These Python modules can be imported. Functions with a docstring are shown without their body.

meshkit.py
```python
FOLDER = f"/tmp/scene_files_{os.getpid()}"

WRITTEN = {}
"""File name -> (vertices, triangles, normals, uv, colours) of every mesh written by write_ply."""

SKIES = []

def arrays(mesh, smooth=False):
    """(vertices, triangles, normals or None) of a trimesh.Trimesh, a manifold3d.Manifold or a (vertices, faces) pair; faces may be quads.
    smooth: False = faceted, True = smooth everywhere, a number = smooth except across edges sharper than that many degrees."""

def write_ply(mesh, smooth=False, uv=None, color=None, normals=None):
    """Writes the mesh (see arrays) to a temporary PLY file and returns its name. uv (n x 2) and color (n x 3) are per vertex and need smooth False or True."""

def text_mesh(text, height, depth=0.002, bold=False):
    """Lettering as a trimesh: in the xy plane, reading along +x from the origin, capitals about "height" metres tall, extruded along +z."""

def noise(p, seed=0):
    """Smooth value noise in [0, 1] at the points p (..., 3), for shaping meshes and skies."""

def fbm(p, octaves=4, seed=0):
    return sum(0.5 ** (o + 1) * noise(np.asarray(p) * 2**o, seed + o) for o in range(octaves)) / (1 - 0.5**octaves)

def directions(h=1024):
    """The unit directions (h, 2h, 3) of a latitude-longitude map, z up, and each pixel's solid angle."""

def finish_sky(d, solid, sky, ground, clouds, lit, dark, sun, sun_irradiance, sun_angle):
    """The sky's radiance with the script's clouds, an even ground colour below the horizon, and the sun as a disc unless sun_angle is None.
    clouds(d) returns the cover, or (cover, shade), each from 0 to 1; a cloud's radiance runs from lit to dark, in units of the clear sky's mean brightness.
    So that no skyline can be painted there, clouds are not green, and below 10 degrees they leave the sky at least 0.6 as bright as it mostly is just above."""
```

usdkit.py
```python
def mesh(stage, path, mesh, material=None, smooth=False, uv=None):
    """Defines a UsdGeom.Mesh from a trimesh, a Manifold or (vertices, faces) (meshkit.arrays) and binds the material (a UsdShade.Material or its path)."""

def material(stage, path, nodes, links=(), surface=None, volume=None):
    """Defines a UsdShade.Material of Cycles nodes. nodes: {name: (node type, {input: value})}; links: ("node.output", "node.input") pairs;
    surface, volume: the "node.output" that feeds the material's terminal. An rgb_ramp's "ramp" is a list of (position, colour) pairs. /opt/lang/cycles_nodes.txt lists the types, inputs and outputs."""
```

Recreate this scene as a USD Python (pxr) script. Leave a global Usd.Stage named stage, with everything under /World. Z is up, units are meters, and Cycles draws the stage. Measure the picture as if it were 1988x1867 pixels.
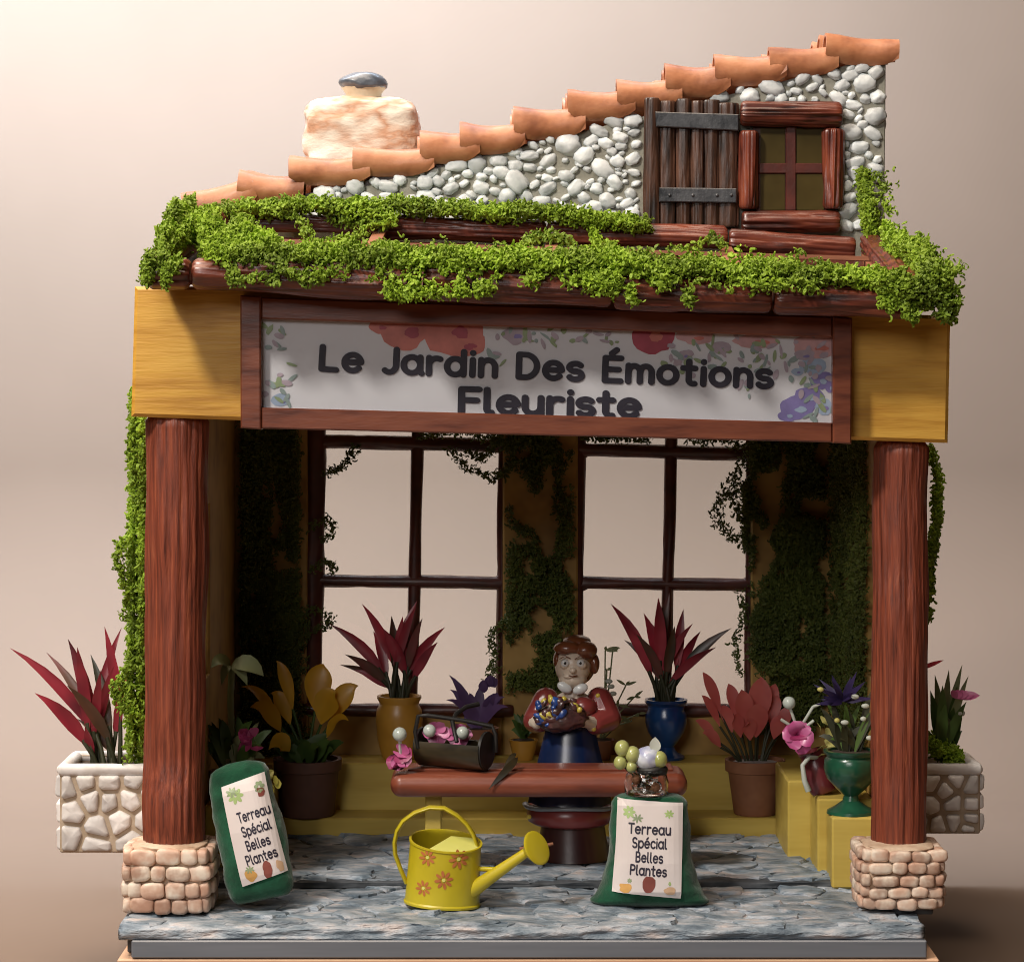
import math, random, numpy as np, trimesh, usdkit, meshkit
from pxr import Usd, UsdGeom, UsdLux, UsdShade, Gf, Sdf
import manifold3d as m3
from shapely.geometry import Polygon, LineString, Point, box as sbox
from shapely.ops import unary_union
from shapely import affinity
from scipy.spatial import Voronoi

stage = Usd.Stage.CreateInMemory()
UsdGeom.SetStageUpAxis(stage, 'Z'); UsdGeom.SetStageMetersPerUnit(stage, 1.0)
UsdGeom.Xform.Define(stage, '/World')
U = 0.01                      # everything below is in centimetres, the stage in metres (the shop is a 20 cm miniature)

# ------------------------------------------------------------------ camera, lamps, exposure
D, EX, EY, EZ = 52.0, 994.0, 700.0, 10.72
cam = UsdGeom.Camera.Define(stage, '/World/camera')
cam.AddTranslateOp().Set(Gf.Vec3d(0, -D * U, EZ * U)); cam.AddRotateXOp().Set(90)
FL = 50.0
cam.CreateFocalLengthAttr(FL); cam.CreateHorizontalApertureAttr(19.88 / D * FL); cam.CreateVerticalApertureAttr(19.88 / D * FL * 961 / 1024)
cam.CreateVerticalApertureOffsetAttr(-2.335 / D * FL); cam.CreateClippingRangeAttr(Gf.Vec2f(0.01, 50)); cam.CreateExposureAttr(0.0)

def look(prim, pos, target):
    m = Gf.Matrix4d().SetLookAt(Gf.Vec3d(*[c * U for c in pos]), Gf.Vec3d(*[c * U for c in target]), Gf.Vec3d(0, 0, 1)).GetInverse()
    UsdGeom.Xformable(prim).AddTransformOp().Set(m)

def disk(name, pos, target, radius, power, col):
    l = UsdLux.DiskLight.Define(stage, '/World/' + name); l.CreateRadiusAttr(radius * U); l.CreateNormalizeAttr(True)
    l.CreateIntensityAttr(power); l.CreateColorAttr(Gf.Vec3f(*col)); look(l.GetPrim(), pos, target)

def rect(name, pos, target, w, h, power, col):
    l = UsdLux.RectLight.Define(stage, '/World/' + name); l.CreateWidthAttr(w * U); l.CreateHeightAttr(h * U); l.CreateNormalizeAttr(True)
    l.CreateIntensityAttr(power); l.CreateColorAttr(Gf.Vec3f(*col)); look(l.GetPrim(), pos, target)

disk('key_lamp', (-28, -33, 48), (0.5, 4, 6), 3.4, 0.95, (1.0, 0.93, 0.84))
rect('room_lamp', (-20, 8, 60), (-14, 12, 0), 80, 50, 2.6, (1.0, 0.80, 0.62))
rect('front_lamp', (-24, -84, 38), (0, 0, 6), 30, 22, 0.60, (1.0, 0.95, 0.92))
rect('window_lamp', (-13, 14, 30), (-11, 30, 20), 40, 14, 1.75, (0.64, 0.80, 1.0))

# ------------------------------------------------------------------ helpers
rng = np.random.default_rng(7)
def at(px, py, Y):
    s = (D + Y) / D
    return np.array([(px - EX) / 100 * s, Y, EZ + (EY - py) / 100 * s])
def X(px, Y): return (px - EX) / 100 * (D + Y) / D
def Z(py, Y): return EZ + (EY - py) / 100 * (D + Y) / D
def S(n, Y=0.0): return n / 100 * (D + Y) / D          # a length in photo units at depth Y

ORG, USED = {'/World': np.zeros(3)}, set()
def unique(path):
    p, n = path, 0
    while p in USED:
        n += 1; p = f'{path}_{n:03d}'
    USED.add(p); return p
def props(prim, **k):
    for a, b in k.items():
        if b: prim.SetCustomDataByKey(a, b)
def arr(m):
    if hasattr(m, 'to_mesh'):
        q = m.to_mesh(); return np.asarray(q.vert_properties)[:, :3].astype(float), np.asarray(q.tri_verts)
    if isinstance(m, tuple):
        v, f = np.asarray(m[0], float), np.asarray(m[1], int)
        if f.shape[1] == 4: f = np.vstack([f[:, [0, 1, 2]], f[:, [0, 2, 3]]])
        return v, f
    return np.asarray(m.vertices, float), np.asarray(m.faces, int)
def join(*ms):
    vs, fs, n = [], [], 0
    for m in ms:
        v, f = arr(m); vs.append(v); fs.append(f + n); n += len(v)
    return np.vstack(vs), np.vstack(fs)
def thing(name, label, cat, base=(0, 0, 0), group=None):
    path = unique('/World/' + name); ORG[path] = np.array(base, float)
    x = UsdGeom.Xform.Define(stage, path); x.AddTranslateOp().Set(Gf.Vec3d(*[float(c) * U for c in base]))
    props(x.GetPrim(), label=label, category=cat, group=group); return path
def part(name, m, mat, parent='/World', smooth=35, label=None, kind=None, category=None, group=None):
    path = unique(parent + '/' + name); o = ORG[parent]; ORG[path] = o
    v, f = arr(m); v = (v - o) * U
    g = usdkit.mesh(stage, path, (v, f), M[mat], smooth=smooth)
    props(g.GetPrim(), label=label, kind=kind, category=category, group=group); return path

def group_part(name, parent):
    path = unique(parent + '/' + name); ORG[path] = ORG[parent]; UsdGeom.Xform.Define(stage, path); return path
def hull(pts):
    h = trimesh.convex.convex_hull(np.asarray(pts)); return arr(h)
def box(x0, x1, y0, y1, z0, z1, b=0.03):
    p = []
    for x, sx in ((x0, 1), (x1, -1)):
        for y, sy in ((y0, 1), (y1, -1)):
            for z, sz in ((z0, 1), (z1, -1)):
                p += [(x, y + sy * b, z + sz * b), (x + sx * b, y, z + sz * b), (x + sx * b, y + sy * b, z)]
    return hull(p)
def prism(px_pts, y0, y1, b=0.03, Yref=None):
    """A board standing in the xz plane: corners given in photo units at depth Yref (default y0), thickness y0..y1."""
    Yr = y0 if Yref is None else Yref
    poly = Polygon([(at(x, y, Yr)[0], at(x, y, Yr)[2]) for x, y in px_pts])
    ins = poly.buffer(-b, join_style=2)
    p = [(x, y, z) for x, z in ins.exterior.coords[:-1] for y in (y0, y1)] + [(x, y, z) for x, z in poly.exterior.coords[:-1] for y in (y0 + b, y1 - b)]
    return hull(p)
def frame_of(t):
    t = t / np.linalg.norm(t); a = np.array([0, 0, 1.0]) if abs(t[2]) < 0.9 else np.array([1.0, 0, 0])
    u = np.cross(a, t); u /= np.linalg.norm(u); return u, np.cross(t, u)
def tube(pts, r, seg=10, cap=True, flat=1.0, disp=None, u0=None):
    pts = np.asarray(pts, float); n = len(pts); r = np.broadcast_to(np.asarray(r, float), n)
    t = np.gradient(pts, axis=0); u, w = frame_of(t[0])
    if u0 is not None: u = np.asarray(u0, float)
    a = np.linspace(0, 2 * np.pi, seg, endpoint=False); V = []
    for i in range(n):
        ti = t[i] / (np.linalg.norm(t[i]) + 1e-12); u = u - ti * (u @ ti); u /= np.linalg.norm(u); w = np.cross(ti, u)
        rr = r[i] * (disp(i / (n - 1), a) if disp is not None else 1.0)
        V.append(pts[i] + (rr * np.cos(a))[:, None] * u + (rr * flat * np.sin(a))[:, None] * w)
    V = np.vstack(V); F = []
    for i in range(n - 1):
        for j in range(seg):
            k = (j + 1) % seg; F += [(i * seg + j, i * seg + k, (i + 1) * seg + k), (i * seg + j, (i + 1) * seg + k, (i + 1) * seg + j)]
    if cap:
        c0 = len(V); V = np.vstack([V, pts[:1], pts[-1:]])
        for j in range(seg):
            k = (j + 1) % seg; F += [(c0, k, j), (c0 + 1, (n - 1) * seg + j, (n - 1) * seg + k)]
    return V, np.array(F)
def log(p0, p1, r0, r1=None, seed=0, amp=0.22, n=34, seg=64, k=5.0, flat=1.0, bend=0.0, rough=0.09, groove=0.13):
    """A carved log with ridges running along it and rounded ends."""
    p0, p1 = np.asarray(p0, float), np.asarray(p1, float); r1 = r0 if r1 is None else r1; L = np.linalg.norm(p1 - p0)
    s = np.concatenate([[0, 0.004], np.linspace(0.02, 0.98, n), [0.996, 1]])
    u, w = frame_of(p1 - p0); wob = meshkit.noise(np.stack([s * L * 0.9, s * 0 + seed * 3.1, s * 0], 1), seed) - 0.5
    pts = p0 + s[:, None] * (p1 - p0) + (wob * bend)[:, None] * u
    r = r0 + (r1 - r0) * s
    e = min(0.5, 0.35 * r0 / L); edge = np.minimum(1, np.sqrt(np.maximum(0, 1 - (1 - np.minimum(np.minimum(s, 1 - s) / e, 1)) ** 2) * 0.45 + 0.55))
    def disp(t, a):
        q = np.stack([np.cos(a) * k, np.sin(a) * k, a * 0 + t * L * 0.35], 1)
        q2 = np.stack([np.cos(a) * k * 2.6, np.sin(a) * k * 2.6, a * 0 + t * L * 0.8], 1)
        q3 = np.stack([np.cos(a) * 1.2, np.sin(a) * 1.2, a * 0 + t * L * 0.7], 1)
        n1 = meshkit.noise(np.stack([np.cos(a) * k * .8, np.sin(a) * k * .8, a * 0 + t * L * 0.42 + 7], 1), seed + 2)
        return 1 - groove * np.clip(1 - np.abs(n1 - .5) / .075, 0, 1) + 1.5 * amp * (meshkit.noise(q, seed) - 0.5) + amp * 0.5 * (meshkit.noise(q2, seed + 9) - 0.5) + rough * 2 * (meshkit.noise(q3, seed + 4) - 0.5)
    return tube(pts, r * edge, seg, True, flat, disp)
def lathe(profile, c, seg=28, sq=1.0, wob=0.0, seed=0, cap=True):
    P = np.asarray(profile, float); a = np.linspace(0, 2 * np.pi, seg, endpoint=False)
    rr = P[:, 0][:, None] * (1 + wob * np.sin(a * 3 + seed)[None])
    V = np.stack([rr * np.cos(a), rr * np.sin(a) * sq, np.repeat(P[:, 1][:, None], seg, 1)], -1).reshape(-1, 3); F = []; n = len(P)
    for i in range(n - 1):
        for j in range(seg):
            k = (j + 1) % seg; F += [(i * seg + j, i * seg + k, (i + 1) * seg + k), (i * seg + j, (i + 1) * seg + k, (i + 1) * seg + j)]
    if cap:
        c0 = len(V); V = np.vstack([V, [[0, 0, P[0, 1]], [0, 0, P[-1, 1]]]])
        for j in range(seg):
            k = (j + 1) % seg; F += [(c0, k, j), (c0 + 1, (n - 1) * seg + j, (n - 1) * seg + k)]
    return V + np.asarray(c, float), np.array(F)
ICO = {s: arr(trimesh.creation.icosphere(subdivisions=s, radius=1.0)) for s in (0, 1, 2, 3, 4)}
def rot(axis, deg): return trimesh.transformations.rotation_matrix(math.radians(deg), axis)[:3, :3]
def blob(c, r, sub=2, amp=0.15, k=1.6, seed=0, R=None, power=1.0):
    v, f = ICO[sub]; v = v.copy()
    if power != 1.0: v = np.sign(v) * np.abs(v) ** power
    v = v * (1 + amp * 2 * (meshkit.fbm(v * k + seed * 7.3, 3, seed) - 0.5))[:, None]
    v = v * np.asarray(r, float)
    if R is not None: v = v @ np.asarray(R).T
    return v + np.asarray(c, float), f
def leaf(p0, p1, w, bend=(0, 0, 0), nrm=(0, -1, 0), n=7, tip=0.85, fold=0.25, th=0.02, wmax=0.45):
    """A blade from p0 to p1, widest at wmax, arched by bend, folded along the midrib, with real thickness."""
    p0, p1, bend, nrm = (np.asarray(q, float) for q in (p0, p1, bend, nrm)); t = np.linspace(0, 1, n)
    c = p0 + t[:, None] * (p1 - p0) + (4 * t * (1 - t))[:, None] * bend
    d = np.gradient(c, axis=0); side = np.cross(d, nrm); side /= np.linalg.norm(side, axis=1, keepdims=True) + 1e-9
    up = np.cross(side, d); up /= np.linalg.norm(up, axis=1, keepdims=True) + 1e-9
    prof = np.where(t < wmax, np.sin(np.minimum(t / wmax, 1) * np.pi / 2) ** 0.8, np.maximum(np.cos(np.maximum(t - wmax, 0) / (1 - wmax) * np.pi / 2), 0) ** tip); prof = np.maximum(prof, 0.06); prof[-1] = 0.02
    hw = w / 2 * prof; V = []
    for i in range(n):
        V += [c[i] - side[i] * hw[i] + up[i] * fold * hw[i], c[i] + up[i] * th / 2, c[i] + side[i] * hw[i] + up[i] * fold * hw[i], c[i] - up[i] * th / 2]
    F = []
    for i in range(n - 1):
        for j in range(4):
            k = (j + 1) % 4; F += [(i * 4 + j, i * 4 + k, (i + 1) * 4 + k), (i * 4 + j, (i + 1) * 4 + k, (i + 1) * 4 + j)]
    F += [(0, 2, 1), (0, 3, 2), (n * 4 - 4, n * 4 - 3, n * 4 - 2), (n * 4 - 4, n * 4 - 2, n * 4 - 1)]
    return np.array(V), np.array(F)
def sheet(poly, fn):
    """A flat print: a shapely polygon triangulated and laid on a surface by fn(x, y) -> point."""
    vs, fs, n = [], [], 0
    for g in getattr(poly, 'geoms', [poly]):
        if g.is_empty or g.area < 1e-9 or g.geom_type != 'Polygon': continue
        v, f = trimesh.creation.triangulate_polygon(g, engine='earcut')
        vs.append(np.array([fn(a, b) for a, b in v])); fs.append(np.asarray(f) + n); n += len(v)
    return np.vstack(vs), np.vstack(fs)
def ragged(cx, cy, rx, ry, seed, amp=0.35, n=22, k=1.3):
    a = np.linspace(0, 2 * np.pi, n, endpoint=False)
    r = 1 + amp * 2 * (meshkit.fbm(np.stack([np.cos(a) * k, np.sin(a) * k, a * 0 + seed * 2.7], 1), 3, seed) - 0.5)
    return Polygon(np.stack([cx + rx * r * np.cos(a), cy + ry * r * np.sin(a)], 1)).buffer(0)

# ------------------------------------------------------------------ materials
M = {}
def mat(name, cols, scale=2.0, stretch=(1, 1, 1), rough=0.55, bump=0.3, bscale=None, bstretch=None, coat=0.0, island=False, spec=0.5, detail=3, mid=(0.3, 0.7), trans=0.0, dist=0.02, sheen=0.0):
    """cols: colours along a noise ramp; scale per centimetre; island: vary the tone from clump to clump."""
    n = {'g': ('geometry', {}), 'm': ('mapping', {'scale': tuple(100.0 * s for s in stretch)}), 'n': ('noise_texture', {'scale': scale, 'detail': detail, 'roughness': 0.6}),
         'r': ('rgb_ramp', {'ramp': list(zip(np.linspace(mid[0], mid[1], len(cols)), cols))}),
         'm2': ('mapping', {'scale': tuple(100.0 * s for s in (bstretch or stretch))}), 'n2': ('noise_texture', {'scale': bscale or scale * 3, 'detail': 3, 'roughness': 0.65}),
         'b': ('bump', {'strength': bump, 'distance': dist * U}),
         'p': ('principled_bsdf', {'roughness': rough, 'coat_weight': coat, 'coat_roughness': 0.25, 'specular_ior_level': spec, 'sheen_weight': sheen})}
    L = [('g.position', 'm.vector'), ('m.vector', 'n.vector'), ('g.position', 'm2.vector'), ('m2.vector', 'n2.vector'), ('n2.fac', 'b.height'), ('b.normal', 'p.normal')]
    if island:
        n['mr'] = ('map_range', {'from_min': 0.0, 'from_max': 1.0, 'to_min': 0.0, 'to_max': 0.55}); n['mn'] = ('map_range', {'from_min': 0.25, 'from_max': 0.75, 'to_min': 0.0, 'to_max': 0.45})
        n['ad'] = ('math', {'math_type': 'add'}); n['r'] = ('rgb_ramp', {'ramp': list(zip(np.linspace(0.05, 0.95, len(cols)), cols))})
        L += [('g.random_per_island', 'mr.value'), ('n.fac', 'mn.value'), ('mr.result', 'ad.value1'), ('mn.result', 'ad.value2'), ('ad.value', 'r.fac')]
    else: L += [('n.fac', 'r.fac')]
    L.append(('r.color', 'p.base_color')); surf = 'p.BSDF'
    if trans:
        n['t'] = ('translucent_bsdf', {}); n['x'] = ('mix_closure', {'fac': trans}); L += [('r.color', 't.color'), ('p.BSDF', 'x.closure1'), ('t.BSDF', 'x.closure2')]; surf = 'x.closure'
    M[name] = usdkit.material(stage, '/World/Looks/' + name, n, L, surface=surf)

mat('paper', [(0.150, 0.105, 0.075), (0.163, 0.114, 0.082)], scale=0.12, rough=0.75, bump=0.05, bscale=14, spec=0.25)
mat('board', [(0.62, 0.36, 0.22), (0.75, 0.50, 0.33)], scale=1.2, stretch=(0.25, 1, 3), rough=0.5)
mat('post_wood', [(0.075, 0.016, 0.009), (0.16, 0.035, 0.017), (0.235, 0.052, 0.024), (0.34, 0.095, 0.042)], scale=9, stretch=(1.7, 1.7, 0.07), rough=0.5, bump=1.0, bscale=14, bstretch=(2, 2, 0.1), coat=0.0, mid=(0.28, 0.74))
mat('log_wood', [(0.018, 0.005, 0.004), (0.115, 0.024, 0.013), (0.20, 0.048, 0.022)], scale=3.0, stretch=(0.3, 1.6, 1.6), rough=0.36, bump=0.5, bscale=6, bstretch=(0.25, 2, 2), coat=0.35)
mat('log_wood_upright', [(0.018, 0.005, 0.004), (0.135, 0.028, 0.015), (0.24, 0.06, 0.028)], scale=3.0, stretch=(1.6, 1.6, 0.3), rough=0.36, bump=0.5, bscale=6, bstretch=(2, 2, 0.25), coat=0.35)
mat('rail_wood', [(0.20, 0.07, 0.035), (0.34, 0.14, 0.075)], scale=2.5, stretch=(0.3, 1.5, 1.5), rough=0.5)
mat('sign_wood', [(0.075, 0.018, 0.010), (0.165, 0.045, 0.022), (0.21, 0.062, 0.03)], scale=2.0, stretch=(0.35, 2, 2), rough=0.38, bump=0.25, coat=0.3)
mat('dark_wood', [(0.012, 0.006, 0.004), (0.055, 0.024, 0.014), (0.12, 0.055, 0.033)], scale=3.5, stretch=(1.6, 1.6, 0.25), rough=0.42, bump=0.7, bscale=8, bstretch=(2, 2, 0.25), coat=0.25)
mat('window_wood', [(0.045, 0.011, 0.008), (0.11, 0.024, 0.016)], scale=1.5, rough=0.4, bump=0.4, coat=0.3)
mat('iron', [(0.022, 0.025, 0.030), (0.085, 0.09, 0.10)], scale=3.0, rough=0.32, bump=0.5, coat=0.4)
mat('tile', [(0.25, 0.085, 0.036), (0.40, 0.155, 0.068), (0.48, 0.21, 0.10)], scale=1.6, rough=0.5, bump=0.5, bscale=5, coat=0.12)
mat('yellow_wood', [(0.42, 0.19, 0.018), (0.60, 0.32, 0.045), (0.68, 0.39, 0.065)], scale=1.6, stretch=(0.25, 1, 2.4), rough=0.5, bump=0.6, bscale=3.5, bstretch=(0.3, 1, 4), coat=0.15)
mat('ochre_wall', [(0.22, 0.115, 0.025), (0.40, 0.24, 0.06), (0.50, 0.31, 0.09)], scale=0.7, rough=0.6, bump=0.3)
mat('shelf_wood', [(0.48, 0.33, 0.055), (0.60, 0.45, 0.10)], scale=1.0, stretch=(0.3, 1, 2.5), rough=0.5, bump=0.25, bscale=3)
for i, k in enumerate((0.80, 0.95, 1.1)):
    mat(f'pebble_{"abc"[i]}', [(0.48 * k, 0.515 * k, 0.53 * k), (0.65 * k, 0.69 * k, 0.70 * k), (0.74 * k, 0.77 * k, 0.78 * k)], scale=2.2, rough=0.5, bump=0.6, bscale=5, coat=0.12)
    mat(f'brick_{"abc"[i]}', [(0.46 * k, 0.26 * k, 0.18 * k), (0.60 * k, 0.41 * k, 0.31 * k), (0.78, 0.68, 0.57)], scale=2.3, rough=0.55, bump=0.5, bscale=6, mid=(0.32, 0.66))
    mat(f'slate_{"abc"[i]}', [(0.095 * k, 0.13 * k, 0.17 * k), (0.19 * k, 0.245 * k, 0.30 * k), (0.38 * k, 0.42 * k, 0.47 * k), (0.52, 0.47, 0.46)], scale=2.0, stretch=(0.6, 1.2, 2), rough=0.58, bump=1.0, bscale=4.5, coat=0.05, mid=(0.3, 0.7), dist=0.08)
    mat(f'rubble_{"abc"[i]}', [(0.58 * k, 0.54 * k, 0.50 * k), (0.72 * k, 0.69 * k, 0.67 * k), (0.78 * k, 0.76 * k, 0.75 * k)], scale=1.6, rough=0.6, bump=0.35, bscale=5)
mat('pebble_mortar', [(0.19, 0.18, 0.14), (0.32, 0.31, 0.26)], scale=3, rough=0.8, bump=0.6)
mat('brick_mortar', [(0.42, 0.27, 0.18), (0.66, 0.53, 0.40)], scale=2.5, rough=0.8, bump=0.6)
mat('rubble_mortar', [(0.36, 0.27, 0.18), (0.50, 0.40, 0.30)], scale=2.5, rough=0.8, bump=0.6)
mat('slate_bed', [(0.03, 0.035, 0.04), (0.09, 0.10, 0.115)], scale=2.5, rough=0.6, bump=0.6)
mat('base_strip', [(0.125, 0.145, 0.175), (0.185, 0.205, 0.24)], scale=1.0, stretch=(0.2, 1, 3), rough=0.35, bump=0.15, coat=0.3)
mat('chimney_stone', [(0.76, 0.72, 0.64), (0.72, 0.66, 0.56), (0.50, 0.27, 0.16), (0.74, 0.68, 0.58)], scale=0.9, stretch=(0.7, 1, 1.5), rough=0.6, bump=0.6, bscale=3.5, mid=(0.34, 0.68), dist=0.05)
mat('cream', [(0.62, 0.52, 0.36), (0.74, 0.66, 0.50)], scale=1.8, rough=0.5)
mat('slate_blue', [(0.055, 0.065, 0.085), (0.13, 0.15, 0.18)], scale=3, rough=0.35, coat=0.3)
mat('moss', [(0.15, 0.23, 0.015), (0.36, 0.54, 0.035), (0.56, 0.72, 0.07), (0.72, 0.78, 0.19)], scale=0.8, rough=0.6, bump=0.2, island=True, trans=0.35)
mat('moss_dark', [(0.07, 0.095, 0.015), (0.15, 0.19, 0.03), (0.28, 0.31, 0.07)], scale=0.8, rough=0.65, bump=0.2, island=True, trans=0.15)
mat('red_leaf', [(0.08, 0.010, 0.016), (0.34, 0.026, 0.045), (0.62, 0.065, 0.10)], scale=0.55, rough=0.38, bump=0.1, coat=0.2, trans=0.25)
mat('bronze_leaf', [(0.03, 0.03, 0.012), (0.12, 0.05, 0.03), (0.26, 0.035, 0.045)], scale=0.6, rough=0.38, bump=0.1, coat=0.2, trans=0.25)
mat('dark_stem', [(0.018, 0.022, 0.010), (0.05, 0.05, 0.022)], scale=1.2, rough=0.5)
mat('coral_leaf', [(0.66, 0.11, 0.10), (0.82, 0.26, 0.22)], scale=0.9, rough=0.42, bump=0.1, trans=0.4)
mat('amber_leaf', [(0.72, 0.42, 0.02), (0.86, 0.60, 0.06)], scale=0.7, rough=0.35, bump=0.1, coat=0.3, trans=0.5)
mat('purple_leaf', [(0.09, 0.045, 0.13), (0.22, 0.12, 0.30)], scale=0.9, rough=0.45, trans=0.2)
mat('violet_leaf', [(0.02, 0.012, 0.05), (0.07, 0.045, 0.17)], scale=1.0, rough=0.4, trans=0.2)
mat('green_leaf', [(0.035, 0.075, 0.018), (0.11, 0.19, 0.04)], scale=0.8, rough=0.45, trans=0.25)
mat('pale_leaf', [(0.16, 0.20, 0.08), (0.30, 0.32, 0.16)], scale=0.8, rough=0.5, trans=0.3)
mat('pink', [(0.62, 0.085, 0.30), (0.80, 0.26, 0.50)], scale=1.6, rough=0.35, coat=0.2, trans=0.2)
mat('magenta', [(0.35, 0.03, 0.12), (0.52, 0.07, 0.22)], scale=1.6, rough=0.4, trans=0.2)
mat('lemon', [(0.62, 0.55, 0.10), (0.74, 0.70, 0.30)], scale=1.2, rough=0.4, trans=0.2)
mat('pearl', [(0.46, 0.52, 0.47), (0.60, 0.65, 0.60)], scale=2, rough=0.25, bump=0.02, coat=0.5)
mat('olive_bead', [(0.26, 0.30, 0.06), (0.50, 0.52, 0.20)], scale=1.5, rough=0.22, bump=0.05, coat=0.6)
mat('blue_bead', [(0.06, 0.07, 0.42), (0.70, 0.74, 0.82)], scale=1.1, rough=0.22, bump=0.05, coat=0.6, mid=(0.42, 0.58))
mat('clay_pot', [(0.20, 0.075, 0.035), (0.31, 0.135, 0.065)], scale=1.4, rough=0.7, bump=0.2)
mat('brown_pot', [(0.085, 0.035, 0.022), (0.13, 0.055, 0.035)], scale=1.4, rough=0.65, bump=0.2)
mat('ochre_pot', [(0.42, 0.20, 0.025), (0.56, 0.29, 0.045)], scale=1.0, rough=0.4, bump=0.15, coat=0.2)
mat('blue_glaze', [(0.006, 0.028, 0.12), (0.015, 0.085, 0.28)], scale=1.3, rough=0.25, bump=0.15, coat=0.5)
mat('green_glaze', [(0.006, 0.040, 0.022), (0.018, 0.11, 0.06)], scale=1.3, rough=0.25, bump=0.15, coat=0.5)
mat('maroon_glaze', [(0.10, 0.012, 0.018), (0.16, 0.025, 0.03)], scale=1.3, rough=0.28, bump=0.1, coat=0.5)
mat('soil', [(0.03, 0.02, 0.014), (0.09, 0.06, 0.045)], scale=4, rough=0.9, bump=0.9)
mat('gravel', [(0.40, 0.36, 0.36), (0.66, 0.62, 0.62)], scale=4, rough=0.6, bump=0.9, island=True)
mat('can_yellow', [(0.47, 0.38, 0.012), (0.60, 0.50, 0.022)], scale=0.7, rough=0.38, bump=0.2, bscale=3, coat=0.25)
mat('can_pale', [(0.66, 0.66, 0.16), (0.74, 0.74, 0.26)], scale=0.7, rough=0.4, bump=0.1, coat=0.2)
mat('can_inside', [(0.10, 0.09, 0.03), (0.16, 0.14, 0.05)], scale=1, rough=0.5)
mat('print_orange', [(0.42, 0.12, 0.035), (0.52, 0.19, 0.05)], scale=3, rough=0.5, bump=0.05)
mat('felt_green', [(0.005, 0.040, 0.020), (0.009, 0.070, 0.034), (0.016, 0.112, 0.058)], scale=1.6, rough=0.95, bump=0.6, bscale=10, spec=0.15, sheen=0.3, dist=0.03)
mat('label_paper', [(0.70, 0.63, 0.61), (0.76, 0.70, 0.69)], scale=0.6, rough=0.5, bump=0.08)
mat('ink', [(0.022, 0.018, 0.035), (0.03, 0.026, 0.045)], scale=1, rough=0.55, bump=0.02)
mat('sign_paper', [(0.69, 0.69, 0.76), (0.74, 0.74, 0.81)], scale=0.5, rough=0.32, bump=0.04, coat=0.2)
for nm, c in dict(coral=(0.62, 0.20, 0.17), rose=(0.42, 0.07, 0.11), blush=(0.62, 0.36, 0.38), violet=(0.26, 0.22, 0.50), sky=(0.38, 0.48, 0.66), leafgreen=(0.30, 0.38, 0.22), teal=(0.30, 0.38, 0.38), mauve=(0.46, 0.38, 0.46), lime=(0.42, 0.58, 0.22), carrot=(0.72, 0.40, 0.12), beet=(0.26, 0.075, 0.06), sand=(0.66, 0.44, 0.28)).items():
    mat('print_' + nm, [tuple(0.78 * x for x in c), tuple(min(0.8, 1.12 * x) for x in c)], scale=2.2, rough=0.4, bump=0.02)
mat('table_wood', [(0.13, 0.030, 0.018), (0.24, 0.060, 0.030), (0.30, 0.085, 0.045)], scale=1.6, stretch=(0.3, 1.5, 1.5), rough=0.38, bump=0.25, coat=0.15)
mat('bamboo', [(0.018, 0.014, 0.007), (0.055, 0.040, 0.018)], scale=1.5, stretch=(0.4, 2, 2), rough=0.4, bump=0.2, coat=0.3)
mat('black_strap', [(0.008, 0.007, 0.007), (0.02, 0.018, 0.016)], scale=3, rough=0.5)
mat('skin', [(0.70, 0.585, 0.47), (0.76, 0.65, 0.53)], scale=1.0, rough=0.4, bump=0.03, coat=0.2)
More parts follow.
